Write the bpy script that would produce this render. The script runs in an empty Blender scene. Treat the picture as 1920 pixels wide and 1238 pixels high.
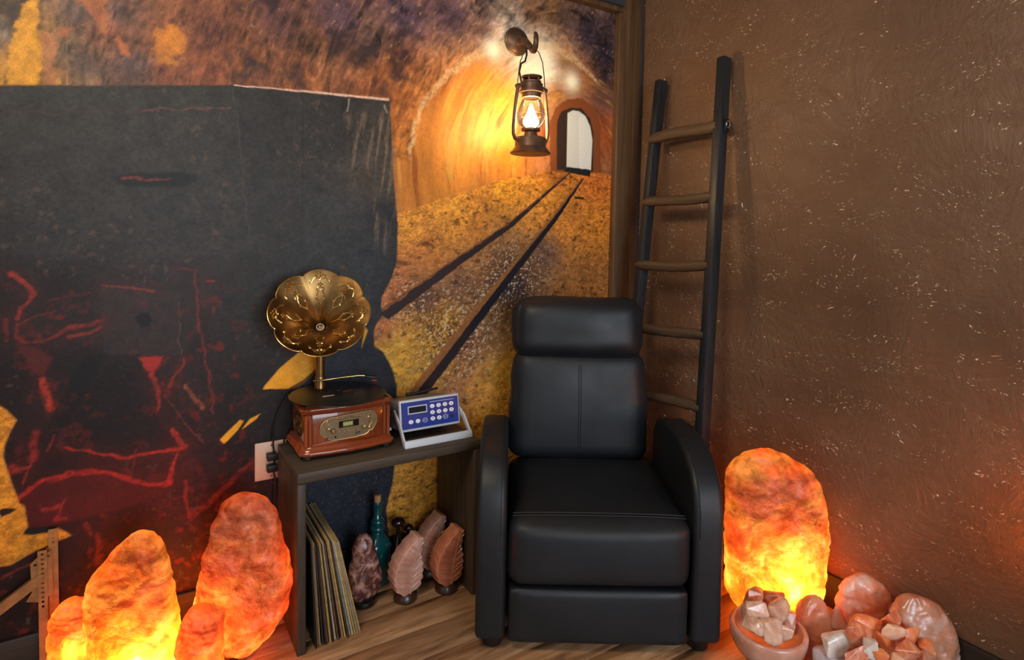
import bpy, bmesh, math, random
import numpy as np
from mathutils import Vector, Matrix, noise as mnoise

# ------------------------------------------------------------------ camera, world, light
scene = bpy.context.scene
col = scene.collection
PI = math.pi
YAW = 0.5639                       # the mural wall runs along this heading
CORNER = Vector((0.5531, 2.6338, 0.0))
CAM_H = 1.18

cam_data = bpy.data.cameras.new('camera')
cam_data.sensor_fit = 'HORIZONTAL'
cam_data.sensor_width = 36.0
cam_data.lens = 20.601
cam_data.shift_y = -0.0667
cam_data.clip_start = 0.02
cam = bpy.data.objects.new('camera', cam_data)
col.objects.link(cam)
_pit, _rol = 0.0464, 0.0196
_f = Vector((0, math.cos(_pit), -math.sin(_pit)))
_u = Vector((0, math.sin(_pit), math.cos(_pit)))
_r = Vector((1, 0, 0))
_r2 = _r*math.cos(_rol) + _u*math.sin(_rol)
_u2 = -_r*math.sin(_rol) + _u*math.cos(_rol)
cam.matrix_world = Matrix(((_r2.x, _u2.x, -_f.x, 0), (_r2.y, _u2.y, -_f.y, 0), (_r2.z, _u2.z, -_f.z, CAM_H), (0, 0, 0, 1)))
scene.camera = cam

scene.view_settings.view_transform = 'Standard'
scene.view_settings.look = 'None'
scene.view_settings.exposure = 0.0
scene.view_settings.gamma = 1.0
scene.view_settings.use_curve_mapping = False

world = bpy.data.worlds.new('world'); scene.world = world
world.use_nodes = True
world.node_tree.nodes['Background'].inputs[0].default_value = (0.95, 0.96, 1.0, 1)
world.node_tree.nodes['Background'].inputs[1].default_value = 0.40

def area_light(name, loc, target, sx, sy, power, color):
    d = bpy.data.lights.new(name, 'AREA'); d.shape = 'RECTANGLE'; d.size = sx; d.size_y = sy
    d.energy = power; d.color = color
    o = bpy.data.objects.new(name, d); col.objects.link(o)
    o.location = loc
    o.rotation_euler = (Vector(target) - Vector(loc)).to_track_quat('-Z', 'Y').to_euler()
    return o
# unseen, assumed from the light: a window wall behind the photographer (cool day) and a ceiling lamp (warm)
area_light('assumed_window_right_offscreen', (1.5, -1.5, 1.35), (0.25, 2.1, 0.85), 1.5, 1.6, 60, (0.78, 0.89, 1.0))
area_light('assumed_ceiling_lamp_offscreen', (-0.7, 0.4, 2.5), (-0.1, 1.6, 0.4), 0.7, 0.7, 30, (1.0, 0.83, 0.62))

# ------------------------------------------------------------------ helpers
DL = Vector((-math.cos(YAW), -math.sin(YAW), 0))     # along the mural wall, away from the corner
DR = Vector((math.sin(YAW), -math.cos(YAW), 0))      # along the plaster wall, away from the corner
def XL(u, n, z): return CORNER + DL*u + DR*n + Vector((0, 0, z))      # u from corner, n out of mural wall
def XR(v, m, z): return CORNER + DR*v + DL*m + Vector((0, 0, z))      # v from corner, m out of plaster wall
ROT_L, ROT_R = YAW, YAW - PI/2

def lin(c):
    if isinstance(c, (int, float)): c = (c, c, c)
    return tuple((v/255/12.92 if v/255 <= 0.04045 else ((v/255 + 0.055)/1.055)**2.4) for v in c[:3]) + (1.0,)

def tag(o, label=None, cat=None, group=None, kind=None):
    if label: o['label'] = label
    if cat: o['category'] = cat
    if group: o['group'] = group
    if kind: o['kind'] = kind
    return o
def thing(name, label, cat, loc=(0, 0, 0), rotz=0.0, group=None):
    o = bpy.data.objects.new(name, None); col.objects.link(o)
    o.empty_display_size = 0.05
    o.location = loc; o.rotation_euler = (0, 0, rotz)
    return tag(o, label, cat, group)
def link_mesh(name, me, mat, parent=None):
    o = bpy.data.objects.new(name, me); col.objects.link(o)
    if mat and not me.materials: me.materials.append(mat)
    if parent: o.parent = parent
    return o
def copy_tree(o, parent=None):
    c = o.copy(); col.objects.link(c); c.parent = parent
    for ch in o.children: copy_tree(ch, c)
    return c

class MB:
    """collects shapes; build() links them as one mesh object"""
    def __init__(s): s.v = []; s.f = []
    def add(s, verts, faces):
        b = len(s.v); s.v += [Vector(p) for p in verts]; s.f += [[i + b for i in f] for f in faces]; return s
    def box(s, x0, x1, y0, y1, z0, z1):
        return s.add([(x0,y0,z0),(x1,y0,z0),(x1,y1,z0),(x0,y1,z0),(x0,y0,z1),(x1,y0,z1),(x1,y1,z1),(x0,y1,z1)],
                     [(3,2,1,0),(4,5,6,7),(0,1,5,4),(1,2,6,5),(2,3,7,6),(3,0,4,7)])
    def ring_loft(s, rings, cap=True, closed=False):
        n = len(rings[0]); v = [p for r in rings for p in r]; f = []
        m = len(rings)
        for i in range(m if closed else m - 1):
            j = (i + 1) % m
            for k in range(n):
                k2 = (k + 1) % n
                f.append((i*n + k, i*n + k2, j*n + k2, j*n + k))
        if cap and not closed:
            f.append(tuple(reversed(range(n)))); f.append(tuple(range((m-1)*n, m*n)))
        return s.add(v, f)
    def cone(s, p0, p1, r0, r1, seg=16, cap=True):
        p0, p1 = Vector(p0), Vector(p1); d = (p1 - p0).normalized()
        a = d.orthogonal().normalized(); b = d.cross(a)
        rings = [[p + (a*math.cos(2*PI*k/seg) + b*math.sin(2*PI*k/seg))*r for k in range(seg)] for p, r in ((p0, r0), (p1, r1))]
        return s.ring_loft(rings, cap)
    def tube(s, pts, r, seg=8, closed=False):
        pts = [Vector(p) for p in pts]; n = len(pts); rings = []; a = None
        for i, p in enumerate(pts):
            if closed: d = pts[(i+1) % n] - pts[i-1]
            else: d = pts[min(i+1, n-1)] - pts[max(i-1, 0)]
            d = d.normalized() if d.length > 1e-9 else Vector((0, 0, 1))
            a = d.orthogonal().normalized() if a is None else (a - d*a.dot(d)).normalized()
            b = d.cross(a); rr = r[i] if isinstance(r, (list, tuple)) else r
            rings.append([p + (a*math.cos(2*PI*k/seg) + b*math.sin(2*PI*k/seg))*rr for k in range(seg)])
        return s.ring_loft(rings, True, closed)
    def lathe(s, prof, seg=24, c=(0, 0), cap=True):
        rings = [[Vector((c[0] + r*math.cos(2*PI*k/seg), c[1] + r*math.sin(2*PI*k/seg), z)) for k in range(seg)] for r, z in prof]
        return s.ring_loft(rings, cap)
    def prism_y(s, poly, y0, y1):          # outline in x,z pushed along y
        return s.ring_loft([[Vector((x, y0, z)) for x, z in poly], [Vector((x, y1, z)) for x, z in poly]])
    def prism_x(s, poly, x0, x1):          # outline in y,z pushed along x
        return s.ring_loft([[Vector((x0, y, z)) for y, z in poly], [Vector((x1, y, z)) for y, z in poly]])
    def prism_z(s, poly, z0, z1):
        return s.ring_loft([[Vector((x, y, z0)) for x, y in poly], [Vector((x, y, z1)) for x, y in poly]])
    def beam(s, p0, p1, w, d, side):       # rectangular bar; side = direction of the width
        p0, p1 = Vector(p0), Vector(p1); ax = (p1 - p0).normalized(); a = Vector(side); a = (a - ax*a.dot(ax)).normalized(); b = ax.cross(a)
        q = [(-w/2, -d/2), (w/2, -d/2), (w/2, d/2), (-w/2, d/2)]
        return s.ring_loft([[p + a*x + b*y for x, y in q] for p in (p0, p1)])
    def xf(s, m):
        s.v = [m @ p for p in s.v]; return s
    def build(s, name, mat, parent=None, smooth=False, bevel=0.0, seg=2, angle=35, sub=0):
        me = bpy.data.meshes.new(name)
        me.from_pydata([tuple(p) for p in s.v], [], s.f)
        bm = bmesh.new(); bm.from_mesh(me)
        bmesh.ops.recalc_face_normals(bm, faces=bm.faces)
        if bevel:
            es = [e for e in bm.edges if len(e.link_faces) == 2 and e.calc_face_angle(0) > math.radians(angle)]
            bmesh.ops.bevel(bm, geom=es, offset=bevel, segments=seg, profile=0.5, affect='EDGES', clamp_overlap=True)
            smooth = True
        if smooth:
            for f in bm.faces: f.smooth = True
            for e in bm.edges:
                if len(e.link_faces) == 2 and e.calc_face_angle(0) > math.radians(angle + 10): e.smooth = False
        bm.to_mesh(me); bm.free()
        o = link_mesh(name, me, mat, parent)
        if sub:
            md = o.modifiers.new('sub', 'SUBSURF'); md.levels = sub; md.render_levels = sub
        return o

def rbox_mesh(size, r, n=14, puff=(0, 0, 0), wrinkle=0.0, wscale=6.0, seed=0, taper=0.0, pinch=0.0):
    """upholstered pad: a rounded box, bulged and slightly creased"""
    sx, sy, sz = (d/2 for d in size)
    bm = bmesh.new(); bmesh.ops.create_cube(bm, size=2)
    bmesh.ops.subdivide_edges(bm, edges=bm.edges[:], cuts=n, use_grid_fill=True)
    for v in bm.verts:
        p = v.co.copy()
        q = Vector((p.x*sx, p.y*sy, p.z*sz))
        inner = Vector((max(-sx + r, min(sx - r, q.x)), max(-sy + r, min(sy - r, q.y)), max(-sz + r, min(sz - r, q.z))))
        # spread grid points evenly over the rounded edge
        d = q - inner
        if d.length > 1e-9: q = inner + d.normalized()*r
        k = [(1 - p.y**2)*(1 - p.z**2), (1 - p.x**2)*(1 - p.z**2), (1 - p.x**2)*(1 - p.y**2)]
        for i in range(3):
            if abs(p[i]) > 0.7: q[i] += math.copysign(puff[i]*max(k[i], 0)**0.6, p[i])
        if taper: q.x *= 1 + taper*p.z
        if pinch: q.x *= 1 - pinch*(1 - p.z*p.z)
        if wrinkle:
            t = mnoise.noise(Vector((q.x*wscale*0.6 + seed, q.y*wscale, q.z*wscale*1.6)))
            edge = max(abs(p.x), abs(p.z))**6
            q += v.normal*(t*wrinkle*(0.45 + 0.6*edge))
        v.co = q
    for f in bm.faces: f.smooth = True
    me = bpy.data.meshes.new('pad'); bm.to_mesh(me); bm.free()
    return me
def pad(name, mat, parent, center, size, r, tilt=0.0, **kw):
    me = rbox_mesh(size, r, **kw); me.transform(Matrix.Translation(Vector(center)) @ Matrix.Rotation(tilt, 4, 'X')); me.name = name
    return link_mesh(name, me, mat, parent)

def text_mesh(name, body, size, mat, parent, loc, rot=(PI/2, 0, 0), depth=0.0003, align='CENTER'):
    cu = bpy.data.curves.new(name, 'FONT'); cu.body = body; cu.size = size; cu.extrude = depth
    cu.align_x = align; cu.align_y = 'CENTER'
    t = bpy.data.objects.new(name, cu); col.objects.link(t)
    dg = bpy.context.evaluated_depsgraph_get()
    me = bpy.data.meshes.new_from_object(t.evaluated_get(dg))
    bpy.data.objects.remove(t); bpy.data.curves.remove(cu)
    me.materials.clear()
    o = link_mesh(name, me, mat, parent); o.location = loc; o.rotation_euler = rot
    return o

# ------------------------------------------------------------------ materials
class NT:
    def __init__(s, name):
        s.m = bpy.data.materials.new(name); s.m.use_nodes = True; s.t = s.m.node_tree; s.t.nodes.clear()
        s.out = s.t.nodes.new('ShaderNodeOutputMaterial')
        s.tc = s.t.nodes.new('ShaderNodeTexCoord')
    def n(s, typ, ins=None, **at):
        nd = s.t.nodes.new('ShaderNode' + typ)
        for k, v in at.items(): setattr(nd, k, v)
        for k, v in (ins or {}).items():
            if isinstance(v, bpy.types.NodeSocket): s.t.links.new(v, nd.inputs[k])
            else: nd.inputs[k].default_value = v
        return nd
    def obj(s, sc=(1, 1, 1), rot=(0, 0, 0)):
        return s.n('Mapping', {'Vector': s.tc.outputs['Object'], 'Scale': sc, 'Rotation': rot}).outputs[0]
    def noise(s, scale, vec=None, detail=4, rough=0.55, dist=0.0):
        return s.n('TexNoise', {'Vector': vec or s.tc.outputs['Object'], 'Scale': scale, 'Detail': detail, 'Roughness': rough, 'Distortion': dist}).outputs['Fac']
    def ramp(s, fac, stops, interp='LINEAR'):
        nd = s.n('ValToRGB', {'Fac': fac}); cr = nd.color_ramp; cr.interpolation = interp
        while len(cr.elements) < len(stops): cr.elements.new(0.5)
        for e, (p, c) in zip(cr.elements, stops):
            e.position = p; e.color = c if len(c) == 4 else tuple(c) + (1,)
        return nd.outputs['Color']
    def mix(s, fac, a, b, mode='MIX'):
        nd = s.n('Mix', data_type='RGBA', blend_type=mode)
        for k, v in ((0, fac), (6, a), (7, b)):
            if isinstance(v, bpy.types.NodeSocket): s.t.links.new(v, nd.inputs[k])
            else: nd.inputs[k].default_value = v
        return nd.outputs[2]
    def math(s, op, a, b=0.0, clamp=False):
        nd = s.n('Math', operation=op, use_clamp=clamp)
        for k, v in ((0, a), (1, b)):
            if isinstance(v, bpy.types.NodeSocket): s.t.links.new(v, nd.inputs[k])
            else: nd.inputs[k].default_value = v
        return nd.outputs[0]
    def bump(s, h, strength, dist=0.002, nrm=None):
        ins = {'Height': h, 'Strength': strength, 'Distance': dist}
        if nrm: ins['Normal'] = nrm
        return s.n('Bump', ins).outputs[0]
    def pr(s, **k):
        names = dict(color='Base Color', rough='Roughness', metal='Metallic', spec='Specular IOR Level', normal='Normal', coat='Coat Weight',
                     coat_rough='Coat Roughness', sss='Subsurface Weight', sss_r='Subsurface Radius', sss_s='Subsurface Scale', emit='Emission Color',
                     emit_s='Emission Strength', trans='Transmission Weight', alpha='Alpha', ior='IOR', sheen='Sheen Weight')
        return s.n('BsdfPrincipled', {names[a]: b for a, b in k.items()}).outputs[0]
    def done(s, sh):
        s.t.links.new(sh, s.out.inputs['Surface']); return s.m

def plain(name, c, rough=0.5, metal=0.0, var=0.0, vscale=20, bump=0.0, bscale=150, spec=0.5, coat=0.0):
    t = NT(name); c = lin(c)
    k = dict(rough=rough, metal=metal, spec=spec, coat=coat)
    if var:
        k['color'] = t.ramp(t.noise(vscale), [(0.3, tuple(x*(1 - var) for x in c[:3])), (0.7, tuple(min(1, x*(1 + var)) for x in c[:3]))])
    else: k['color'] = c
    if bump: k['normal'] = t.bump(t.noise(bscale, detail=3), bump, 0.002)
    return t.done(t.pr(**k))

def wood(name, dark, light, rough=0.45, scale=(2, 30, 30), coat=0.0, bump=0.25, seed_obj=True, spec=0.4):
    t = NT(name)
    vec = t.obj(scale)
    if seed_obj:
        oi = t.n('ObjectInfo')
        vec = t.n('VectorMath', {0: vec, 1: t.n('CombineXYZ', {'X': t.math('MULTIPLY', oi.outputs['Random'], 37.0), 'Y': t.math('MULTIPLY', oi.outputs['Random'], 91.0)}).outputs[0]}, operation='ADD').outputs[0]
    g = t.noise(1.0, vec, 6, 0.65, 0.8)
    fine = t.noise(5.0, vec, 3, 0.6, 0.2)
    c = t.ramp(g, [(0.28, lin(dark)), (0.72, lin(light))])
    c = t.mix(t.math('MULTIPLY', fine, 0.5), c, lin(tuple(x*0.62 for x in dark)), 'MIX')
    return t.done(t.pr(color=c, rough=rough, coat=coat, spec=spec, normal=t.bump(fine, bump, 0.0015)))

# ------------------------------------------------------------------ the printed mural (a paper print: colours over the wall, in metres u = from corner, z = height)
rng = np.random.default_rng(7)
_tab = rng.random((16, 256, 256))
def vnoise(x, y, seed=0):
    xi = np.floor(x).astype(int); yi = np.floor(y).astype(int); fx = x - xi; fy = y - yi
    fx = fx*fx*(3 - 2*fx); fy = fy*fy*(3 - 2*fy); T = _tab[seed % 16]
    a = T[xi & 255, yi & 255]; b = T[(xi + 1) & 255, yi & 255]; c = T[xi & 255, (yi + 1) & 255]; d = T[(xi + 1) & 255, (yi + 1) & 255]
    return (a*(1 - fx) + b*fx)*(1 - fy) + (c*(1 - fx) + d*fx)*fy
def fbm(x, y, seed=0, octv=4, gain=0.55):
    s = 0; a = 1; t = 0
    for o in range(octv):
        s = s + a*vnoise(x*2**o + 13.7*o, y*2**o + 5.1*o, seed + o); t += a; a *= gain
    return s/t
def smooth(a, b, x):
    t = np.clip((x - a)/(b - a), 0, 1); return t*t*(3 - 2*t)
def seg_dist(U, Z, p, q):
    dx, dz = q[0] - p[0], q[1] - p[1]; L2 = dx*dx + dz*dz + 1e-12
    t = np.clip(((U - p[0])*dx + (Z - p[1])*dz)/L2, 0, 1)
    return np.hypot(U - p[0] - t*dx, Z - p[1] - t*dz), t
def poly_mask(U, Z, P, feather=0.003, jit=0.0, seed=0):
    """1 inside the outline, 0 outside, ragged by jit metres"""
    inside = np.zeros(U.shape, bool); dist = np.full(U.shape, 9.0)
    n = len(P)
    for i in range(n):
        p, q = P[i], P[(i + 1) % n]
        c = ((p[1] > Z) != (q[1] > Z)) & (U < (q[0] - p[0])*(Z - p[1])/((q[1] - p[1]) or 1e-9) + p[0])
        inside ^= c
        dist = np.minimum(dist, seg_dist(U, Z, p, q)[0])
    sd = np.where(inside, dist, -dist)
    if jit: sd = sd + (fbm(U*60, Z*60, seed, 3) - 0.5)*2*jit
    return smooth(-feather, feather, sd)
def srgb(c): return np.array(lin(c)[:3])
def field(U, Z, S, power=3.0):
    num = np.zeros(U.shape + (3,)); den = np.zeros(U.shape)
    for u, z, c in S:
        w = 1/(((U - u)**2 + (Z - z)**2 + 0.0009)**(power/2)); num += w[..., None]*srgb(c); den += w
    return num/den[..., None]

MU0, MU1, MZ0, MZ1, MSTEP = 0.02, 2.62, 0.0, 2.16, 0.0032
us = np.arange(MU0, MU1 + 1e-6, MSTEP); zs = np.arange(MZ0, MZ1 + 1e-6, MSTEP)
U, Z = np.meshgrid(us, zs)
Ushape = U.shape
def over(img, color, mask):
    m = mask[..., None]; return img*(1 - m) + color*m
def stroke(img, P, width, color, alpha=1.0, rag=0.6, seed=3, warp=0.010, halo=0.0):
    w = width if isinstance(width, (list, tuple)) else [width]*len(P)
    lo = (min(p[0] for p in P) - 0.08, min(p[1] for p in P) - 0.08); hi = (max(p[0] for p in P) + 0.08, max(p[1] for p in P) + 0.08)
    i0, i1 = np.searchsorted(zs, lo[1]), np.searchsorted(zs, hi[1]); j0, j1 = np.searchsorted(us, lo[0]), np.searchsorted(us, hi[0])
    if i1 <= i0 or j1 <= j0: return img
    u, z = U[i0:i1, j0:j1], Z[i0:i1, j0:j1]; m = np.zeros(u.shape); hm = np.zeros(u.shape)
    uw = u + (fbm(u*28, z*28, seed + 5, 3) - 0.5)*2*warp; zw = z + (fbm(u*28 + 40, z*28, seed + 6, 3) - 0.5)*2*warp
    for k in range(len(P) - 1):
        d, t = seg_dist(uw, zw, P[k], P[k+1]); ww = (w[k]*(1 - t) + w[k+1]*t)/2
        m = np.maximum(m, 1 - smooth(0.35, 1.35, d/ww))
        if halo: hm = np.maximum(hm, np.exp(-(d/0.03)**2))
    if rag: m = m*np.clip(1 - rag + 2.2*rag*(fbm(u*85, z*85, seed, 3) - 0.08), 0, 1)
    if halo: img[i0:i1, j0:j1] = over(img[i0:i1, j0:j1], srgb(color)*0.4, hm*halo*(0.3 + fbm(u*60, z*60, seed + 2, 3)))
    img[i0:i1, j0:j1] = over(img[i0:i1, j0:j1], srgb(color)*(0.55 + 0.9*fbm(u*140, z*140, seed + 1, 2))[..., None], m*alpha)
    return img
def split_samples(S): return [(p[0], p[1], c) for p, c in S]

# -- tunnel wall
ARCH_C = (0.334, 1.429)
dr = np.hypot(U - ARCH_C[0], (Z - ARCH_C[1])); th = np.arctan2(Z - ARCH_C[1], U - ARCH_C[0])
TUN = [(2.147, 1.66, (62, 74, 80)), (2.104, 1.656, (208, 142, 44)), (2.107, 1.575, (215, 148, 40)), (2.064, 1.637, (120, 105, 88)), (2.007, 1.729, (72, 62, 62)), (1.956, 1.705, (150, 88, 56)), (1.92, 1.748, (70, 52, 50)), (2.009, 1.605, (78, 64, 62)), (1.891, 1.625, (76, 62, 60)), (1.789, 1.717, (140, 84, 50)), (1.815, 1.682, (126, 74, 42)), (1.79, 1.605, (120, 68, 44)), (1.708, 1.747, (100, 56, 42)), (1.695, 1.658, (120, 66, 40)), (1.624, 1.686, (122, 72, 40)), (1.52, 1.817, (88, 56, 52)), (1.391, 1.743, (120, 76, 48)), (1.456, 1.65, (130, 76, 40)), (1.325, 1.874, (86, 62, 70)), (1.218, 1.827, (104, 76, 64)), (1.106, 1.92, (80, 60, 74)), (0.924, 1.959, (76, 56, 66)), (0.814, 1.924, (126, 92, 80)), (1.142, 1.734, (132, 76, 40)), (1.216, 1.652, (120, 68, 36)), (1.122, 1.611, (140, 80, 34)), (1.129, 1.429, (160, 96, 34)), (1.04, 1.38, (180, 112, 36)), (1.021, 1.531, (186, 114, 38)), (0.918, 1.638, (190, 114, 38)), (0.915, 1.447, (196, 124, 40)), (0.81, 1.75, (194, 120, 44)), (0.807, 1.555, (194, 122, 42)), (0.717, 1.705, (194, 122, 46)), (0.688, 1.466, (190, 112, 34)), (0.574, 1.869, (226, 214, 190)), (0.535, 1.834, (240, 232, 215)), (0.418, 1.896, (150, 104, 66)), (0.304, 1.829, (150, 92, 50)), (0.467, 1.74, (156, 98, 50)), (0.515, 1.586, (136, 74, 40)), (0.21, 1.619, (146, 74, 36)), (0.23, 1.773, (90, 58, 48)), (0.579, 2.052, (116, 80, 56)), (0.423, 2.065, (84, 62, 56)), (0.311, 2.024, (52, 42, 56)), (0.207, 1.955, (46, 38, 54)), (0.218, 1.864, (54, 40, 46)), (0.674, 1.932, (200, 180, 160)), (0.477, 2.075, (120, 84, 50))]
img = field(U, Z, TUN)
streak = fbm(dr*70, th*5, 1, 4); streak2 = fbm(dr*22, th*3, 2, 3)
grain = fbm(U*90, Z*90, 5, 3)
dark_rock = poly_mask(U, Z, [(2.438, 1.743), (0.084, 2.341), (0.061, 1.751), (0.187, 1.824), (0.307, 1.894), (0.419, 1.934), (0.576, 1.947), (0.721, 1.903), (0.835, 1.843), (0.931, 1.76), (1.013, 1.654), (1.072, 1.526), (1.096, 1.432), (1.143, 1.428), (1.179, 1.639), (2.444, 1.484)], 0.01, 0.012, 4)
lumps = fbm(U*16 + 6*streak2, Z*16, 6, 5, 0.6)
rough_tex = fbm((U + Z*0.6)*75, (Z - U*0.6)*22, 8, 4, 0.65)
img = img*(0.42 + 1.16*(0.5*streak + 0.5*streak2))[..., None]*(0.8 + 0.4*grain)[..., None]
lit = 1 - dark_rock
img = img*(1 + 0.28*lit + 0.22*dark_rock)[..., None]
img = over(img, srgb((120, 50, 16)), lit*smooth(0.58, 0.74, fbm(dr*26, th*2.2 + 4, 13, 4))*0.65)
img = over(img, srgb((236, 178, 84)), lit*smooth(0.60, 0.78, fbm(dr*34 + 9, th*2.6, 14, 4))*0.45)
ridge = 1 - np.abs(2*fbm((U + 0.35*Z)*22 + 5*streak2, (Z - 0.25*U)*15, 8, 5, 0.62) - 1)
img = img*(1 + dark_rock*((0.10 + 1.45*lumps + 1.3*(ridge - 0.75))*(0.35 + 1.25*rough_tex) - 1))[..., None]
img = over(img, srgb((36, 28, 34)), dark_rock*smooth(0.54, 0.72, fbm(U*9 + 3, Z*9, 9, 4))*0.75)
img = over(img, srgb((206, 150, 92)), dark_rock*smooth(0.62, 0.80, fbm((U + Z*0.7)*95, (Z - U*0.7)*34, 10, 4))*smooth(0.45, 0.65, lumps)*0.75*smooth(2.3, 0.6, U))
# pale chalky lip of the lit arch and its worn spots
LIP = [(1.084, 1.433), (1.07, 1.545), (1.023, 1.652), (0.946, 1.748), (0.856, 1.824), (0.744, 1.883), (0.625, 1.925), (0.472, 1.933), (0.349, 1.891), (0.232, 1.818)]
img = stroke(img, LIP, [0.016, 0.022, 0.028, 0.03, 0.034, 0.05, 0.05, 0.03, 0.02, 0.012], (226, 190, 140), 0.55, 1.0, 3, 0.014)
# ceiling bulbs of the tunnel and the wash of light round them
for (u, z), r in (((0.382, 1.81), 0.035), ((0.543, 1.858), 0.06), ((0.637, 1.879), 0.04), ((0.756, 1.873), 0.035)):
    d = np.hypot(U - u, Z - z); img = over(img, srgb((255, 246, 220)), np.clip(1.05*np.exp(-(d/r)**2), 0, 0.95))
# rock face far left
for P, c in (([(2.155, 1.521), (2.145, 1.661), (2.121, 1.725), (2.104, 1.775), (2.089, 1.752), (2.093, 1.671), (2.086, 1.606), (2.097, 1.53)], (214, 148, 44)), ([(2.081, 1.532), (2.085, 1.673), (2.063, 1.664), (2.053, 1.645), (2.066, 1.596), (2.061, 1.535)], (170, 110, 70)),
             ([(1.84, 1.721), (1.802, 1.751), (1.763, 1.722), (1.769, 1.676), (1.815, 1.653), (1.841, 1.678)], (205, 125, 45)), ([(1.838, 1.663), (1.815, 1.656), (1.789, 1.645), (1.805, 1.637), (1.833, 1.641)], (190, 120, 50)),
             ([(1.941, 1.68), (1.926, 1.696), (1.905, 1.673), (1.903, 1.646), (1.915, 1.65), (1.922, 1.674)], (176, 100, 62)), ([(2.018, 1.782), (1.949, 1.798), (1.955, 1.699), (1.966, 1.724), (1.995, 1.753)], (172, 100, 60)), ([(2.052, 1.686), (1.996, 1.711), (2.041, 1.675), (2.05, 1.666)], (160, 92, 60)),
             ([(2.172, 1.519), (2.171, 1.578), (2.161, 1.553), (2.162, 1.52)], (200, 140, 60))):
    m = poly_mask(U, Z, P, 0.006, 0.012, 11); img = over(img, srgb(c)*(0.45 + 1.1*fbm(U*55, Z*38, 7, 5, 0.65))[..., None], m*np.clip(0.25 + 1.3*fbm(U*30 + Z*12, Z*24, 12, 5, 0.65), 0, 0.95))

# -- tunnel floor
FLOOR = [(1.32, 1.116), (1.127, 1.242), (0.913, 1.319), (0.686, 1.393), (0.459, 1.446), (0.263, 1.457), (0.016, 1.416), (-0.414, 0.516), (-0.497, -1.151), (1.451, -0.34), (1.454, 0.723)]
GR = [(1.098, 1.21, (176, 116, 40)), (0.912, 1.273, (184, 122, 42)), (0.685, 1.364, (196, 128, 36)), (0.458, 1.421, (140, 84, 30)), (0.508, 1.332, (186, 120, 40)), (0.8, 1.198, (168, 106, 40)), (1.015, 1.098, (150, 92, 40)), (1.134, 0.987, (150, 88, 48)), (0.232, 1.403, (166, 90, 34)), (0.226, 1.233, (170, 104, 34)), (0.398, 1.228, (170, 106, 40)), (0.277, 1.005, (120, 76, 36)), (0.503, 1.118, (92, 66, 52)), (0.652, 0.971, (64, 48, 48)), (0.704, 1.117, (120, 84, 50)), (0.886, 0.979, (108, 74, 52)), (1.013, 0.945, (104, 70, 54)), (0.949, 0.864, (176, 126, 40)), (1.171, 0.859, (150, 90, 52)), (1.093, 0.797, (186, 136, 40)), (1.151, 0.727, (190, 140, 40)), (1.01, 0.713, (174, 126, 36)), (0.837, 0.776, (134, 84, 58)), (0.721, 0.808, (128, 92, 56)), (0.901, 0.582, (140, 92, 60)), (0.787, 0.567, (176, 116, 48)), (0.694, 0.639, (176, 126, 42)), (0.738, 0.477, (176, 120, 42)), (1.091, 0.626, (168, 120, 40)), (1.046, 0.289, (172, 116, 42)), (1.003, 0.181, (172, 116, 42)), (1.043, 0.072, (172, 118, 42)), (0.962, 0.332, (172, 114, 42)), (1.128, 0.383, (168, 116, 44)), (0.559, 1.266, (180, 116, 44))]
g = field(U, Z, GR)
peb = fbm(U*150, Z*210, 3, 2, 0.8); peb2 = fbm(U*48, Z*70, 12, 4, 0.6)
g = g*1.6*(0.35 + 1.3*peb2)[..., None]*(0.35 + 1.3*peb)[..., None]
gravel = np.clip(np.exp(-(((U - (0.653, 1.013)[0])/0.16)**2 + ((Z - (0.653, 1.013)[1])/0.15)**2)) + np.exp(-(((U - (0.904, 0.782)[0])/0.2)**2 + ((Z - (0.904, 0.782)[1])/0.17)**2)) + 0.6*np.exp(-(((U - (1.074, 0.947)[0])/0.12)**2 + ((Z - (1.074, 0.947)[1])/0.1)**2)), 0, 1)
g = over(g, srgb((38, 26, 34)), gravel*smooth(0.44, 0.54, peb)*0.9)
g = over(g, srgb((232, 206, 170)), gravel*smooth(0.64, 0.72, fbm(U*150, Z*190, 14, 2))*0.9)
g = over(g, srgb((66, 30, 12)), smooth(0.66, 0.74, fbm(U*40, Z*75, 15, 4))*0.7)
m = poly_mask(U, Z, FLOOR, 0.006, 0.004, 2)
img = over(img, g, m)
# the daylit doorway at the tunnel's end
img = over(img, srgb((128, 70, 36)), poly_mask(U, Z, [(0.48, 1.436), (0.49, 1.631), (0.46, 1.698), (0.399, 1.737), (0.33, 1.751), (0.267, 1.728), (0.229, 1.673), (0.21, 1.449)], 0.004, 0.004, 1))
img = over(img, srgb((52, 36, 30)), poly_mask(U, Z, [(0.448, 1.447), (0.453, 1.64), (0.433, 1.681), (0.385, 1.704), (0.329, 1.709), (0.282, 1.673), (0.26, 1.614), (0.257, 1.453)], 0.003, 0.002, 1))
img = over(img, srgb((206, 208, 206)), poly_mask(U, Z, [(0.399, 1.46), (0.4, 1.68), (0.373, 1.695), (0.34, 1.695), (0.305, 1.679), (0.278, 1.638), (0.265, 1.586), (0.269, 1.456)], 0.002, 0.0, 1))
img = over(img, srgb((226, 226, 222)), poly_mask(U, Z, [(0.332, 1.456), (0.342, 1.666), (0.323, 1.686), (0.302, 1.671), (0.278, 1.629), (0.267, 1.582), (0.272, 1.458)], 0.002, 0.0, 1)*0.7)
img = over(img, srgb((30, 30, 32)), poly_mask(U, Z, [(0.415, 1.441), (0.394, 1.462), (0.269, 1.459), (0.274, 1.429)], 0.002, 0.002, 1))
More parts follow.
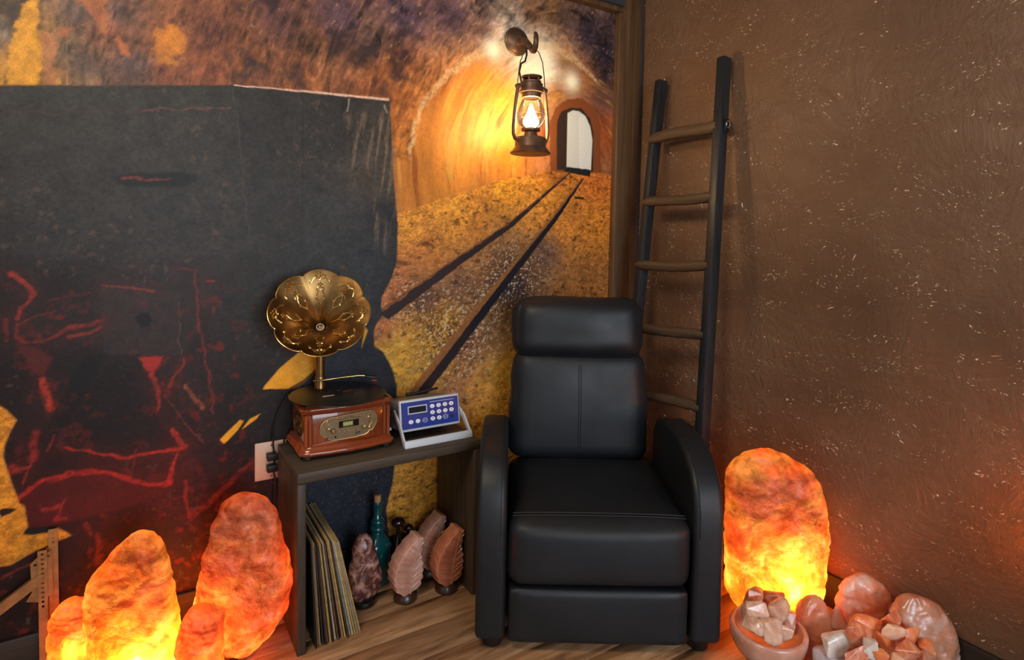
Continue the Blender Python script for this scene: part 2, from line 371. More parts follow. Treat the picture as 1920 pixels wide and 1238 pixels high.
# rails
img = over(img, srgb((44, 32, 34)), poly_mask(U, Z, [(0.382, 1.443), (0.371, 1.444), (0.653, 1.211), (0.883, 1.062), (1.156, 0.877), (1.179, 0.893), (1.18, 0.915), (0.892, 1.094), (0.663, 1.231)], 0.002, 0.002, 5))
img = stroke(img, [(0.382, 1.443), (0.663, 1.229), (0.892, 1.094), (1.176, 0.911)], [0.003, 0.005, 0.008, 0.012], (150, 92, 48), 0.8, 0.5)
img = over(img, srgb((24, 22, 30)), poly_mask(U, Z, [(0.314, 1.422), (0.303, 1.423), (0.439, 1.244), (0.629, 1.03), (0.765, 0.873), (0.886, 0.736), (1.008, 0.596), (1.069, 0.507), (1.129, 0.498), (1.09, 0.591), (0.934, 0.764), (0.803, 0.906), (0.659, 1.055), (0.459, 1.259)], 0.002, 0.002, 5))
img = over(img, srgb((150, 96, 52))*(0.6 + 0.8*peb)[..., None], poly_mask(U, Z, [(0.32, 1.424), (0.311, 1.422), (0.453, 1.257), (0.649, 1.051), (0.789, 0.897), (0.917, 0.753), (1.05, 0.605), (1.106, 0.532), (1.129, 0.536), (1.098, 0.592), (0.939, 0.769), (0.808, 0.91), (0.664, 1.059), (0.464, 1.261)], 0.002, 0.002, 5)*0.9)
img = over(img, srgb((60, 34, 14)), poly_mask(U, Z, [(0.357, 1.344), (0.306, 1.342), (0.3, 1.334), (0.351, 1.333)], 0.002, 0.002, 5))
for P in [[(1.015, 1.088), (0.943, 1.152)], [(0.974, 1.098), (0.921, 1.146)]]: img = stroke(img, P, 0.01, (196, 136, 60), 0.5, 0.6)

# -- the ore wagon: steel tub above, red-lit running gear below
CART = [(2.598, 1.461), (1.639, 1.606), (1.216, 1.631), (1.16, 1.63), (1.156, 1.585), (1.144, 1.391), (1.125, 1.209), (1.127, 1.08), (1.144, 1.024), (1.18, 0.955), (1.183, 0.924), (1.176, 0.896), (1.194, 0.87), (1.207, 0.843), (1.205, 0.788), (1.174, 0.767), (1.141, 0.707), (1.123, 0.645), (1.122, 0.554), (1.124, 0.382), (1.135, 0.298), (1.157, 0.208), (1.144, 0.089), (1.128, -0.474), (2.633, 0.152), (2.628, 0.353), (2.189, 0.303), (2.167, 0.302), (2.113, 0.328), (2.092, 0.333), (2.043, 0.347), (2.071, 0.375), (2.094, 0.366), (2.131, 0.372), (2.144, 0.375), (2.133, 0.381), (2.137, 0.449), (2.15, 0.46), (2.152, 0.473), (2.166, 0.525), (2.176, 0.571), (2.179, 0.584), (2.176, 0.618), (2.164, 0.652), (2.151, 0.679), (2.17, 0.706), (2.183, 0.719), (2.262, 0.76), (2.616, 0.806)]
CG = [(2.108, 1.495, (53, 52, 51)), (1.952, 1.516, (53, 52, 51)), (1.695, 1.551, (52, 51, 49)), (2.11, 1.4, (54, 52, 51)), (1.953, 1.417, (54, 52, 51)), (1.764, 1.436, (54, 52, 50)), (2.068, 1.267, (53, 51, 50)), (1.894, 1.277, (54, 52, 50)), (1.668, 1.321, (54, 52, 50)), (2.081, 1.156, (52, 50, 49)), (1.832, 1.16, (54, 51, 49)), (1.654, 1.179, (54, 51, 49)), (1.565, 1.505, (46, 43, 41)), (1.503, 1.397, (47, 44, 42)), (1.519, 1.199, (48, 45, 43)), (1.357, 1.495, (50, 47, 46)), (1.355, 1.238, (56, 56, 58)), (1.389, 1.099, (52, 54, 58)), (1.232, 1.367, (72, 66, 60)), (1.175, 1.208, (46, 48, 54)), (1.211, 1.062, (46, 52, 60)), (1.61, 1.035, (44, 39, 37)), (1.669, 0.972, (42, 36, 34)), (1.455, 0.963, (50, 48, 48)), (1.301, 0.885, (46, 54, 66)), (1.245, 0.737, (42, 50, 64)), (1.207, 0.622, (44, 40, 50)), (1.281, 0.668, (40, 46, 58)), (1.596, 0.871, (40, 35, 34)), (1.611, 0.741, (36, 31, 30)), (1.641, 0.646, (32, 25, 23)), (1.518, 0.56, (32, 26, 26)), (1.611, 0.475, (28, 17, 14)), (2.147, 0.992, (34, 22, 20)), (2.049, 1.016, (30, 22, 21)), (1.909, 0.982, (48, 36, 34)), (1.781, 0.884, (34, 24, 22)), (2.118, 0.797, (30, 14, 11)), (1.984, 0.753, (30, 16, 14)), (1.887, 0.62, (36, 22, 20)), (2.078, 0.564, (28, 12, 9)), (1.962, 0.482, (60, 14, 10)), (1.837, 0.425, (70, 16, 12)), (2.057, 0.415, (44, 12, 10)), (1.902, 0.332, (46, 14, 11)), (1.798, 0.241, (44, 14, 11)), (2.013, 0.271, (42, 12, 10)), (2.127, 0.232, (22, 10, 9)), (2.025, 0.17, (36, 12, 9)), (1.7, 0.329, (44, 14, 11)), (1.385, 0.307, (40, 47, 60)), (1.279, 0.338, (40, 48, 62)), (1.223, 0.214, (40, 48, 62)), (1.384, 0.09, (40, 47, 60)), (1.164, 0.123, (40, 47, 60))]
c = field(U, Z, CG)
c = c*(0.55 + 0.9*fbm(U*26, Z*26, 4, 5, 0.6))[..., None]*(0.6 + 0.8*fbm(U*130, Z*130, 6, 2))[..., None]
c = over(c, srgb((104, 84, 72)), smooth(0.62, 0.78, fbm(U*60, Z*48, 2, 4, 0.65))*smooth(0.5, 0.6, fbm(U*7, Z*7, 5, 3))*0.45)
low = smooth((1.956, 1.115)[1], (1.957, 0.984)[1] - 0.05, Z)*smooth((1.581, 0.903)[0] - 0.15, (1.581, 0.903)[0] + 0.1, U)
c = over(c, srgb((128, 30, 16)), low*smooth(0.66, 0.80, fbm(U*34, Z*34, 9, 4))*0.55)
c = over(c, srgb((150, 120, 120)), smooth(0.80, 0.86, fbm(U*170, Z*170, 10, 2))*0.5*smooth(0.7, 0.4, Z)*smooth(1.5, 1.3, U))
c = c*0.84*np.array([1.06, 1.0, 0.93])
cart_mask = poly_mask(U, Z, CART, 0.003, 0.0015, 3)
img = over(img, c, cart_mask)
# tub details: lit rim, plate joints, slot, bare scratched corner
img = stroke(img, [(1.639, 1.606), (1.424, 1.618), (1.164, 1.629)], [0.004, 0.007, 0.009], (232, 186, 160), 1.0, 0.25, 3, 0.0015)
img = stroke(img, [(1.639, 1.598), (1.622, 1.387), (1.601, 1.197), (1.595, 1.116)], 0.004, (84, 70, 60), 0.5, 0.7)
img = stroke(img, [(1.443, 1.615), (1.443, 1.065)], 0.0025, (16, 14, 14), 0.8, 0.1, 3, 0.0)
img = stroke(img, [(1.867, 1.503), (1.777, 1.517), (1.65, 1.539)], 0.006, (104, 66, 56), 0.7, 0.8)
img = stroke(img, [(2.171, 1.456), (2.066, 1.472), (1.867, 1.503)], 0.006, (70, 46, 44), 0.6, 0.9)
img = over(img, srgb((20, 19, 18)), poly_mask(U, Z, [(1.936, 1.315), (1.906, 1.326), (1.778, 1.341), (1.738, 1.335), (1.74, 1.313), (1.778, 1.298), (1.906, 1.291), (1.93, 1.298)], 0.006, 0.002, 3)*0.85)
img = stroke(img, [(1.92, 1.313), (1.85, 1.315), (1.807, 1.321)], [0.008, 0.01, 0.006], (116, 54, 40), 0.8, 0.9)
scr = poly_mask(U, Z, [(1.309, 1.559), (1.156, 1.582), (1.142, 1.373), (1.133, 1.246), (1.17, 1.117), (1.231, 1.206), (1.272, 1.346)], 0.03, 0.01, 4)
img = over(img, srgb((150, 124, 98)), scr*smooth(0.50, 0.74, fbm(U*75 + Z*9, Z*7, 12, 4))*(0.2 + 0.9*fbm(U*120, Z*120, 3, 2))*0.6)
img = over(img, srgb((22, 20, 20)), poly_mask(U, Z, [(1.323, 1.609), (1.297, 1.616), (1.293, 1.563), (1.323, 1.568)], 0.004, 0, 3)*0.6)
for P in [[(1.299, 1.609), (1.297, 1.574)], [(1.175, 1.613), (1.167, 1.587)]]: img = stroke(img, P, 0.006, (170, 160, 144), 0.6, 1.0)
# boxes and dark beams of the running gear
img = over(img, srgb((50, 38, 36))*(0.6 + 0.8*grain)[..., None], poly_mask(U, Z, [(1.966, 1.02), (1.788, 0.999), (1.781, 0.811), (1.964, 0.831)], 0.003, 0.001, 2)*0.9)
img = over(img, srgb((40, 34, 31))*(0.6 + 0.8*grain)[..., None], poly_mask(U, Z, [(1.788, 1.066), (1.744, 1.069), (1.73, 0.88), (1.78, 0.811)], 0.003, 0.001, 2)*0.9)
img = over(img, srgb((16, 12, 11)), poly_mask(U, Z, [(1.894, 0.928), (1.882, 0.942), (1.859, 0.941), (1.853, 0.919), (1.859, 0.902), (1.879, 0.9)], 0.004, 0.002, 2))
img = over(img, srgb((14, 9, 8)), poly_mask(U, Z, [(2.008, 0.831), (1.959, 0.835), (1.983, 0.782), (2.083, 0.58), (2.117, 0.558), (2.108, 0.613), (2.03, 0.787)], 0.006, 0.002, 2)*0.9)
img = over(img, srgb((16, 10, 9)), poly_mask(U, Z, [(2.064, 0.593), (2.043, 0.645), (1.959, 0.794), (1.898, 0.787), (1.835, 0.627), (1.796, 0.526), (1.836, 0.526), (1.986, 0.554)], 0.01, 0.004, 2)*0.5)
img = over(img, srgb((86, 26, 18)), poly_mask(U, Z, [(2.149, 0.875), (2.111, 0.866), (2.076, 0.832), (2.095, 0.786), (2.114, 0.796), (2.143, 0.855)], 0.006, 0.004, 2)*0.8)
img = over(img, srgb((176, 44, 30)), poly_mask(U, Z, [(1.885, 0.815), (1.825, 0.814), (1.85, 0.764), (1.87, 0.781)], 0.004, 0.004, 2)*0.85)
img = over(img, srgb((78, 16, 12))*(0.5 + lumps)[..., None], poly_mask(U, Z, [(2.15, 0.469), (2.101, 0.509), (2.05, 0.516), (1.996, 0.513), (1.938, 0.486), (1.829, 0.42), (1.901, 0.393), (2.015, 0.387), (2.129, 0.376), (2.135, 0.406)], 0.006, 0.004, 2)*0.85)
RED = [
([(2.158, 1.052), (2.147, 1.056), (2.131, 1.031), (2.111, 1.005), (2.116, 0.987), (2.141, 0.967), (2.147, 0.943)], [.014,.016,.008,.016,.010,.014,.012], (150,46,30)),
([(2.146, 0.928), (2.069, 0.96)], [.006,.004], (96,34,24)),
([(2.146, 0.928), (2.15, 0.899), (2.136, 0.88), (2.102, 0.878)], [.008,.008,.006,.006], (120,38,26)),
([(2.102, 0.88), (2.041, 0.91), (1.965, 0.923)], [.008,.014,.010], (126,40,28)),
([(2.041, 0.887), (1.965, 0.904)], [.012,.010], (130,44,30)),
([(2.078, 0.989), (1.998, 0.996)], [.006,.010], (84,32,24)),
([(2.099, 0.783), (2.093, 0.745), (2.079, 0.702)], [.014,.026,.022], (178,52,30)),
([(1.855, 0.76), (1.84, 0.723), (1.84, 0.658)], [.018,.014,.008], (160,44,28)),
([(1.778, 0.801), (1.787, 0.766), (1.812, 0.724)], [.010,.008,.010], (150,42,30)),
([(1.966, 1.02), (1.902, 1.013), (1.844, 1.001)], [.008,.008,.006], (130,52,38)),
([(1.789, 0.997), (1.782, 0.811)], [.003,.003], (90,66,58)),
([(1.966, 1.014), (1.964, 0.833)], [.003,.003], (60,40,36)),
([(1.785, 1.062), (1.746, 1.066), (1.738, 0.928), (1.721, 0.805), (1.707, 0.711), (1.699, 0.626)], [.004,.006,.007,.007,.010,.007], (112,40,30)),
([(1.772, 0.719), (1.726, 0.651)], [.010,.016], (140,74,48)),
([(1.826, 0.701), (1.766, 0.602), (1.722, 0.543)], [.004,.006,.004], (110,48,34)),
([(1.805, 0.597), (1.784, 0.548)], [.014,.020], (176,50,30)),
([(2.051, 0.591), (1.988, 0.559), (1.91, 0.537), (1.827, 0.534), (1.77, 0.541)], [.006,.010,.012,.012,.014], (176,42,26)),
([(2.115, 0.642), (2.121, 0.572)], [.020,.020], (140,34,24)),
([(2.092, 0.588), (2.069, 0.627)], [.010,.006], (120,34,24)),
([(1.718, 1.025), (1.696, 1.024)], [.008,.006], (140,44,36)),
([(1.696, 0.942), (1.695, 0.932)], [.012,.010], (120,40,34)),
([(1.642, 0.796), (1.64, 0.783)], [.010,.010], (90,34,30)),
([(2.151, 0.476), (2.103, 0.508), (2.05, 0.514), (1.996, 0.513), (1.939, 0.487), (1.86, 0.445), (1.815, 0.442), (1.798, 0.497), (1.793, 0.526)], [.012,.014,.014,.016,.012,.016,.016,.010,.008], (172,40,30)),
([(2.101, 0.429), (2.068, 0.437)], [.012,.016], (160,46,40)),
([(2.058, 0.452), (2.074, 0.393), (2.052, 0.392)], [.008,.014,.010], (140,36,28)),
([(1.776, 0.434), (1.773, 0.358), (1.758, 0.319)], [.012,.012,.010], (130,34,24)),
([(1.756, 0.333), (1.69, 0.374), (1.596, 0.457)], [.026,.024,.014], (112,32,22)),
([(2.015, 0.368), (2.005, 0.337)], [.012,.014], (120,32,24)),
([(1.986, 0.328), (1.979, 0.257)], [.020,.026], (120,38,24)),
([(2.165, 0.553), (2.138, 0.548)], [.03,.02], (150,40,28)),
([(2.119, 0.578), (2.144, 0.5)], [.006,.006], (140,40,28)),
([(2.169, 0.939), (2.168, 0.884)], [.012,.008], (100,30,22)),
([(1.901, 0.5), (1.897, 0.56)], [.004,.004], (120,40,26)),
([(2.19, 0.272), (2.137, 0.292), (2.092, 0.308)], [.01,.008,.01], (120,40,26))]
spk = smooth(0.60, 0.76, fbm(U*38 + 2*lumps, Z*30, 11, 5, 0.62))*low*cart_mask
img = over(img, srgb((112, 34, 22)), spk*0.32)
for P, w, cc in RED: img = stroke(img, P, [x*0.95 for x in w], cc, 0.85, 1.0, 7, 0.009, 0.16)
# yellow ground seen between the parts of the wagon
for P in [[(1.561, 0.685), (1.554, 0.697), (1.511, 0.746), (1.453, 0.792), (1.387, 0.772), (1.384, 0.744), (1.437, 0.701), (1.485, 0.677)], [(1.682, 0.546), (1.627, 0.598), (1.616, 0.593), (1.632, 0.567), (1.67, 0.531)], [(1.62, 0.568), (1.599, 0.597), (1.568, 0.609), (1.579, 0.594)], [(1.251, 0.783), (1.228, 0.917), (1.225, 0.899), (1.241, 0.86), (1.228, 0.845)]]:
    img = over(img, srgb((236, 160, 36))*(0.8 + 0.5*peb2)[..., None], poly_mask(U, Z, P, 0.002, 0.001, 2))
img = over(img, srgb((120, 70, 24)), poly_mask(U, Z, [(1.485, 0.677), (1.437, 0.701), (1.384, 0.744), (1.384, 0.733), (1.454, 0.675)], 0.002, 0.001, 2)*0.8)
img = over(img, srgb((214, 136, 36))*(0.25 + 1.4*peb2)[..., None]*(0.6 + 0.8*peb)[..., None], poly_mask(U, Z, [(2.541, 0.772), (2.183, 0.719), (2.17, 0.706), (2.151, 0.679), (2.164, 0.652), (2.176, 0.618), (2.179, 0.584), (2.176, 0.571), (2.166, 0.525), (2.152, 0.473), (2.15, 0.46), (2.137, 0.449), (2.133, 0.381), (2.144, 0.375), (2.131, 0.372), (2.094, 0.366), (2.071, 0.375), (2.043, 0.347), (2.092, 0.333), (2.113, 0.328), (2.167, 0.302), (2.189, 0.303), (2.552, 0.328)], 0.003, 0.002, 2))
img = over(img, srgb((40, 20, 12)), poly_mask(U, Z, [(2.193, 0.451), (2.181, 0.455), (2.153, 0.448), (2.166, 0.437), (2.185, 0.432)], 0.002, 0.002, 2))
img = over(img, srgb((30, 14, 12)), poly_mask(U, Z, [(2.144, 0.378), (2.133, 0.391), (2.069, 0.382), (2.08, 0.372), (2.125, 0.369)], 0.002, 0.001, 2))
img = np.clip(img, 0.0015, 0.95)

# wall sheet with the print carried on its points
nz_, nu_ = Ushape
me = bpy.data.meshes.new('wall_left')
co = np.zeros((nz_*nu_, 3), np.float32); co[:, 0] = -U.ravel(); co[:, 2] = Z.ravel()
idx = np.arange(nz_*nu_).reshape(nz_, nu_)
quads = np.stack([idx[:-1, 1:], idx[:-1, :-1], idx[1:, :-1], idx[1:, 1:]], -1).reshape(-1, 4)
me.vertices.add(len(co)); me.vertices.foreach_set('co', co.ravel())
me.loops.add(quads.size); me.loops.foreach_set('vertex_index', quads.ravel().astype(np.int32))
me.polygons.add(len(quads)); me.polygons.foreach_set('loop_start', np.arange(0, quads.size, 4, dtype=np.int32))
me.update(calc_edges=True)
at = me.color_attributes.new('print', 'FLOAT_COLOR', 'POINT')
at.data.foreach_set('color', np.concatenate([img.reshape(-1, 3), np.ones((nz_*nu_, 1))], 1).astype(np.float32).ravel())

t = NT('mural_paper')
pc = t.n('Attribute', attribute_name='print').outputs['Color']
fine = t.noise(260, detail=3, rough=0.6); mid = t.noise(70, detail=4)
pc = t.mix(1.0, pc, t.ramp(fine, [(0.25, (0.72, 0.72, 0.72)), (0.75, (1.28, 1.28, 1.28))]), 'MULTIPLY')
MURAL = t.done(t.pr(color=pc, rough=0.48, spec=0.30, normal=t.bump(t.math('ADD', t.noise(330, detail=2), t.math('MULTIPLY', mid, 0.8)), 0.22, 0.002)))
wl = link_mesh('wall_left', me, MURAL); tag(wl, kind='structure')
wl.location = CORNER; wl.rotation_euler = (0, 0, ROT_L)
del img, g, c, lumps, rough_tex, streak, streak2, grain, peb, peb2, dark_rock, gravel
# masonry behind the paper
mb = MB().box(-4.2, 0.12, 0.004, 0.12, 0, 2.6).box(-4.2, -2.62, 0.0, 0.01, 0, 2.6).box(-2.62, 0.0, 0.0, 0.01, 2.165, 2.6)
o = mb.build('wall_core', plain('dark_wall_paint', (52, 46, 42), 0.7, var=0.2), wl)

# ------------------------------------------------------------------ brown plaster wall
t = NT('brown_plaster')
swirl = t.n('VectorMath', {0: t.tc.outputs['Object'], 1: t.n('VectorMath', {0: t.n('TexNoise', {'Vector': t.tc.outputs['Object'], 'Scale': 3.2, 'Detail': 2.0}).outputs['Color'], 1: (0.30, 0.30, 0.30)}, operation='MULTIPLY').outputs[0]}, operation='ADD').outputs[0]
sm = t.n('Mapping', {'Vector': swirl, 'Scale': (14, 14, 34), 'Rotation': (0, 0.35, 0)}).outputs[0]
trowel = t.noise(1.0, sm, 8, 0.68, 0.2)
sm2 = t.n('Mapping', {'Vector': swirl, 'Scale': (60, 60, 22), 'Rotation': (0, -0.5, 0)}).outputs[0]
trowel2 = t.noise(1.0, sm2, 5, 0.6, 0.2)
zone = t.noise(4.2, detail=3); zone2 = t.noise(1.6, detail=3)
base = t.ramp(zone2, [(0.3, lin((92, 66, 48))), (0.5, lin((116, 86, 64))), (0.72, lin((130, 100, 78)))])
base = t.mix(t.math('MULTIPLY', t.ramp(trowel, [(0.35, (0, 0, 0)), (0.7, (1, 1, 1))]), 0.35), base, lin((96, 62, 40)))
fl_vec = t.n('Mapping', {'Vector': swirl, 'Scale': (85, 85, 190), 'Rotation': (0, 0.42, 0)}).outputs[0]
fleck = t.noise(1.0, fl_vec, 3, 0.6)
fmask = t.math('MULTIPLY', t.ramp(fleck, [(0.63, (0, 0, 0)), (0.655, (1, 1, 1))]), t.ramp(t.noise(7.0, t.obj((1, 1, 2.4), (0, 0.42, 0)), 5, 0.65), [(0.50, (0, 0, 0)), (0.58, (1, 1, 1))]))
base = t.mix(fmask, base, lin((246, 222, 186)))
hgt = t.math('ADD', t.math('MULTIPLY', trowel, 1.0), t.math('MULTIPLY', trowel2, 0.6))
PLASTER = t.done(t.pr(color=base, rough=t.mix(fmask, (0.5,)*3 + (1,), (0.28,)*3 + (1,)), spec=0.4, normal=t.bump(t.math('ADD', hgt, t.math('MULTIPLY', fmask, 0.3)), t.ramp(zone2, [(0.35, (0.35,)*3), (0.65, (0.85,)*3)]), 0.010)))
wr = MB().box(0.0, 4.0, 0.0, 0.12, 0, 2.6).build('wall_right', PLASTER); tag(wr, kind='structure')
wr.location = CORNER; wr.rotation_euler = (0, 0, ROT_R)

# ------------------------------------------------------------------ floor boards
t = NT('floor_boards')
oi = t.n('ObjectInfo'); rnd = oi.outputs['Random']
off = t.n('CombineXYZ', {'X': t.math('MULTIPLY', rnd, 53.0), 'Y': t.math('MULTIPLY', rnd, 17.0)}).outputs[0]
vec = t.n('VectorMath', {0: t.obj((2.2, 17, 17)), 1: off}, operation='ADD').outputs[0]
g1 = t.noise(1.0, vec, 6, 0.62, 1.1); g2 = t.noise(4.0, vec, 4, 0.6, 0.4)
saw = t.n('TexWave', {'Vector': t.obj((1, 1, 1), (0, 0, 0.1)), 'Scale': 130.0, 'Distortion': 1.5, 'Detail': 1.0}, bands_direction='X').outputs['Fac']
c1 = t.ramp(g1, [(0.26, lin((66, 44, 28))), (0.40, lin((134, 98, 68))), (0.58, lin((182, 140, 102))), (0.78, lin((212, 172, 132)))])
c1 = t.mix(t.math('MULTIPLY', t.ramp(g2, [(0.5, (0, 0, 0)), (0.75, (1, 1, 1))]), 0.45), c1, lin((80, 54, 36)))
c1 = t.mix(t.math('MULTIPLY', saw, 0.10), c1, lin((100, 74, 52)))
c1 = t.mix(1.0, c1, t.ramp(rnd, [(0, (0.78, 0.78, 0.78)), (1, (1.15, 1.12, 1.08))]), 'MULTIPLY')
BOARD = t.done(t.pr(color=c1, rough=0.42, spec=0.4, normal=t.bump(g2, 0.15, 0.001)))
fl = MB().box(-4.2, 3.2, -4.0, 0.1, -0.06, -0.009).build('floor', plain('floor_underlay', (30, 22, 16), 0.8)); tag(fl, kind='structure')
fl.location = CORNER; fl.rotation_euler = (0, 0, ROT_L)
pl_mesh = None; PW, PLEN = 0.118, 1.21
R1 = random.Random(3)
for r in range(23):
    y1 = -0.012 - r*PW; sh = R1.uniform(0, PLEN)
    for k in range(-2, 6):
        x0 = -3.6 + k*PLEN + sh
        if x0 > 2.6 or x0 + PLEN < -3.4: continue
        if pl_mesh is None:
            p = MB().box(0, PLEN - 0.0014, -PW + 0.0014, 0, -0.010, 0.0).build('floor_plank', BOARD, fl, bevel=0.0008, seg=1); pl_mesh = p.data
        else: p = link_mesh('floor_plank', pl_mesh, None, fl)
        p.location = (x0, y1, 0)

ce = MB().box(-4.2, 3.2, -4.0, 0.1, 2.6, 2.68).build('ceiling', plain('ceiling_paint', (120, 112, 104), 0.8, var=0.05)); tag(ce, kind='structure')
ce.location = CORNER; ce.rotation_euler = (0, 0, ROT_L)

# ------------------------------------------------------------------ trim
BLACKWOOD = wood('black_stained_wood', (34, 25, 19), (62, 48, 38), 0.55, (3, 40, 40))
POSTWOOD = wood('dark_brown_post_wood', (60, 40, 25), (128, 92, 58), 0.5, (26, 26, 1.6))
bl = MB().box(-4.0, -0.002, -0.014, 0.0, 0, 0.108).build('baseboard_left', BLACKWOOD, bevel=0.004); tag(bl, kind='structure')
bl.location = CORNER; bl.rotation_euler = (0, 0, ROT_L)
br = MB().box(0.015, 4.0, -0.014, 0.0, 0, 0.108).build('baseboard_right', BLACKWOOD, bevel=0.004); tag(br, kind='structure')
br.location = CORNER; br.rotation_euler = (0, 0, ROT_R)
po = MB().box(-0.157, -0.030, -0.030, 0.0, 0.108, 2.6).build('trim_1', POSTWOOD, bevel=0.003); tag(po, 'rough brown wooden post standing beside the room corner', kind='structure')
po.location = CORNER; po.rotation_euler = (0, 0, ROT_L)
st = MB().box(-0.026, -0.008, -0.022, 0.0, 0.108, 2.6).build('trim_2', plain('dark_grey_strip', (58, 58, 58), 0.5, var=0.15), bevel=0.003); tag(st, kind='structure')
st.location = CORNER; st.rotation_euler = (0, 0, ROT_L)
bm_ = MB().box(-4.0, -0.150, -0.050, 0.0, 2.148, 2.30).build('trim_3', plain('slate_grey_beam', (52, 56, 64), 0.45, var=0.2)); tag(bm_, kind='structure')
bm_.location = CORNER; bm_.rotation_euler = (0, 0, ROT_L)
MB().box(-4.0, -0.150, -0.036, 0.0, 2.128, 2.148).build('ledge', POSTWOOD, bm_)

# ------------------------------------------------------------------ recliner
t = NT('black_leatherette')
gr = t.n('TexVoronoi', {'Vector': t.tc.outputs['Object'], 'Scale': 420.0}).outputs['Distance']
soft = t.noise(7.0, detail=3)
LEATHER = t.done(t.pr(color=t.ramp(t.noise(3), [(0.3, lin((21, 23, 27))), (0.7, lin((29, 32, 37)))]), rough=t.ramp(soft, [(0.3, (0.44,)*3), (0.7, (0.56,)*3)]), spec=0.42,
                      normal=t.bump(t.math('ADD', t.math('MULTIPLY', gr, 0.12), t.math('MULTIPLY', soft, 1.2)), 0.16, 0.006)))
STITCH = plain('stitch_thread', (30, 29, 29), 0.6)
DARKPLASTIC = plain('black_plastic', (16, 16, 17), 0.4)

rc = thing('recliner', 'black leatherette recliner with curved arms and a padded headrest', 'armchair', (0.262, 1.595, 0))
def arm(s):
    prof = [(0.0, 0.036), (0.0, 0.34), (0.006, 0.41), (0.026, 0.465), (0.062, 0.510), (0.12, 0.545), (0.20, 0.563), (0.30, 0.568), (0.40, 0.557), (0.47, 0.535), (0.505, 0.495), (0.515, 0.43), (0.515, 0.036)]
    x0, x1 = (0.262, 0.347) if s > 0 else (-0.347, -0.262)
    o = MB().prism_x(prof, x0, x1).build('armrest', LEATHER, rc, bevel=0.017, seg=4, angle=50)
    # stitched seam near the inner edge of the arm's face
    xs = x0 + 0.016 if s > 0 else x1 - 0.016
    MB().tube([(xs, y - 0.0012 if z < 0.45 else y, z + (0.0012 if z > 0.45 else 0)) for y, z in prof[1:9]], 0.0012, 5).build('seam', STITCH, o)
arm(-1); arm(1)
seat = pad('seat', LEATHER, rc, (0, 0.250, 0.288), (0.518, 0.52, 0.190), 0.04, n=16, puff=(0, 0.012, 0.010), wrinkle=0.0035, wscale=7, seed=1)
for k, (yy, zz) in enumerate(((0.030, 0.3845), (0.040, 0.3875))):
    MB().tube([(-0.245 + 0.49*i/14, yy - 0.004*math.sin(PI*i/14), zz + 0.0065*math.sin(PI*i/14)**0.6) for i in range(15)], 0.0013, 5).build('seam', STITCH, seat)
pad('footrest', LEATHER, rc, (0.0, 0.038, 0.108), (0.506, 0.075, 0.160), 0.016, n=14, puff=(0, 0.005, 0), wrinkle=0.002, wscale=6, seed=4)
bk = pad('backrest', LEATHER, rc, (-0.014, 0.520, 0.570), (0.480, 0.135, 0.390), 0.050, tilt=-0.10, n=18, puff=(0.004, 0.018, 0), wrinkle=0.006, wscale=8, seed=9, taper=-0.03, pinch=-0.02)
from mathutils.bvhtree import BVHTree
_bv = BVHTree.FromPolygons([v.co for v in bk.data.vertices], [list(p.vertices) for p in bk.data.polygons])
for dx in (-0.004, 0.004):
    pts = []
    for i in range(15):
        hit = _bv.ray_cast(Vector((-0.014 + dx, 0.2, 0.395 + 0.345*i/14)), Vector((0, 1, 0)))[0]
        if hit: pts.append(hit + Vector((0, -0.0006, 0)))
    MB().tube(pts, 0.0013, 5).build('seam', STITCH, bk)
hd = pad('headrest', LEATHER, rc, (-0.022, 0.530, 0.846), (0.466, 0.150, 0.222), 0.066, tilt=-0.12, n=18, puff=(0.006, 0.012, 0), wrinkle=0.008, wscale=9, seed=21)
MB().box(-0.215, 0.19, 0.560, 0.605, 0.10, 0.90).build('back_shell', LEATHER, rc, bevel=0.015)
MB().box(-0.255, 0.255, 0.09, 0.50, 0.06, 0.22).build('base_frame', DARKPLASTIC, rc)
for x in (-0.298, 0.298):
    for y in (0.05, 0.46):
        MB().lathe([(0.020, 0.0), (0.027, 0.004), (0.031, 0.02), (0.034, 0.036)], 16, (x, y)).build('foot', DARKPLASTIC, rc, smooth=True)

# ------------------------------------------------------------------ ladder
RAIL = wood('charcoal_rail_wood', (26, 28, 31), (50, 52, 56), 0.42, (30, 30, 2.2), bump=0.2)
RUNG = wood('weathered_rung_wood', (64, 49, 36), (112, 88, 64), 0.6, (2.4, 40, 40), bump=0.4)
la = thing('ladder', 'dark rustic ladder with round wooden rungs leaning on the brown plaster wall', 'ladder', XR(0.38, 0.15, 0), ROT_R)
def lad(v, m, z): return Vector((v - 0.38, -(m - 0.15), z))     # local: x along wall, y into wall
zt = 1.85
def m_at(z): return 0.042 + (zt - z)*0.108
def vl(z): return 0.168 + 0.008*(zt - z)
def vr(z): return 0.478 + 0.058*(zt - z)
lean = Vector((0, 0, 1))
MB().beam(lad(vl(0), m_at(0), 0), lad(vl(1.83), m_at(1.83), 1.83), 0.030, 0.045, (1, 0, 0)).build('rail', RAIL, la, bevel=0.003)
rr_ = MB().beam(lad(vr(0), m_at(0), 0), lad(vr(1.85), m_at(1.85), 1.85), 0.034, 0.045, (1, 0, 0)).build('rail', RAIL, la, bevel=0.003)
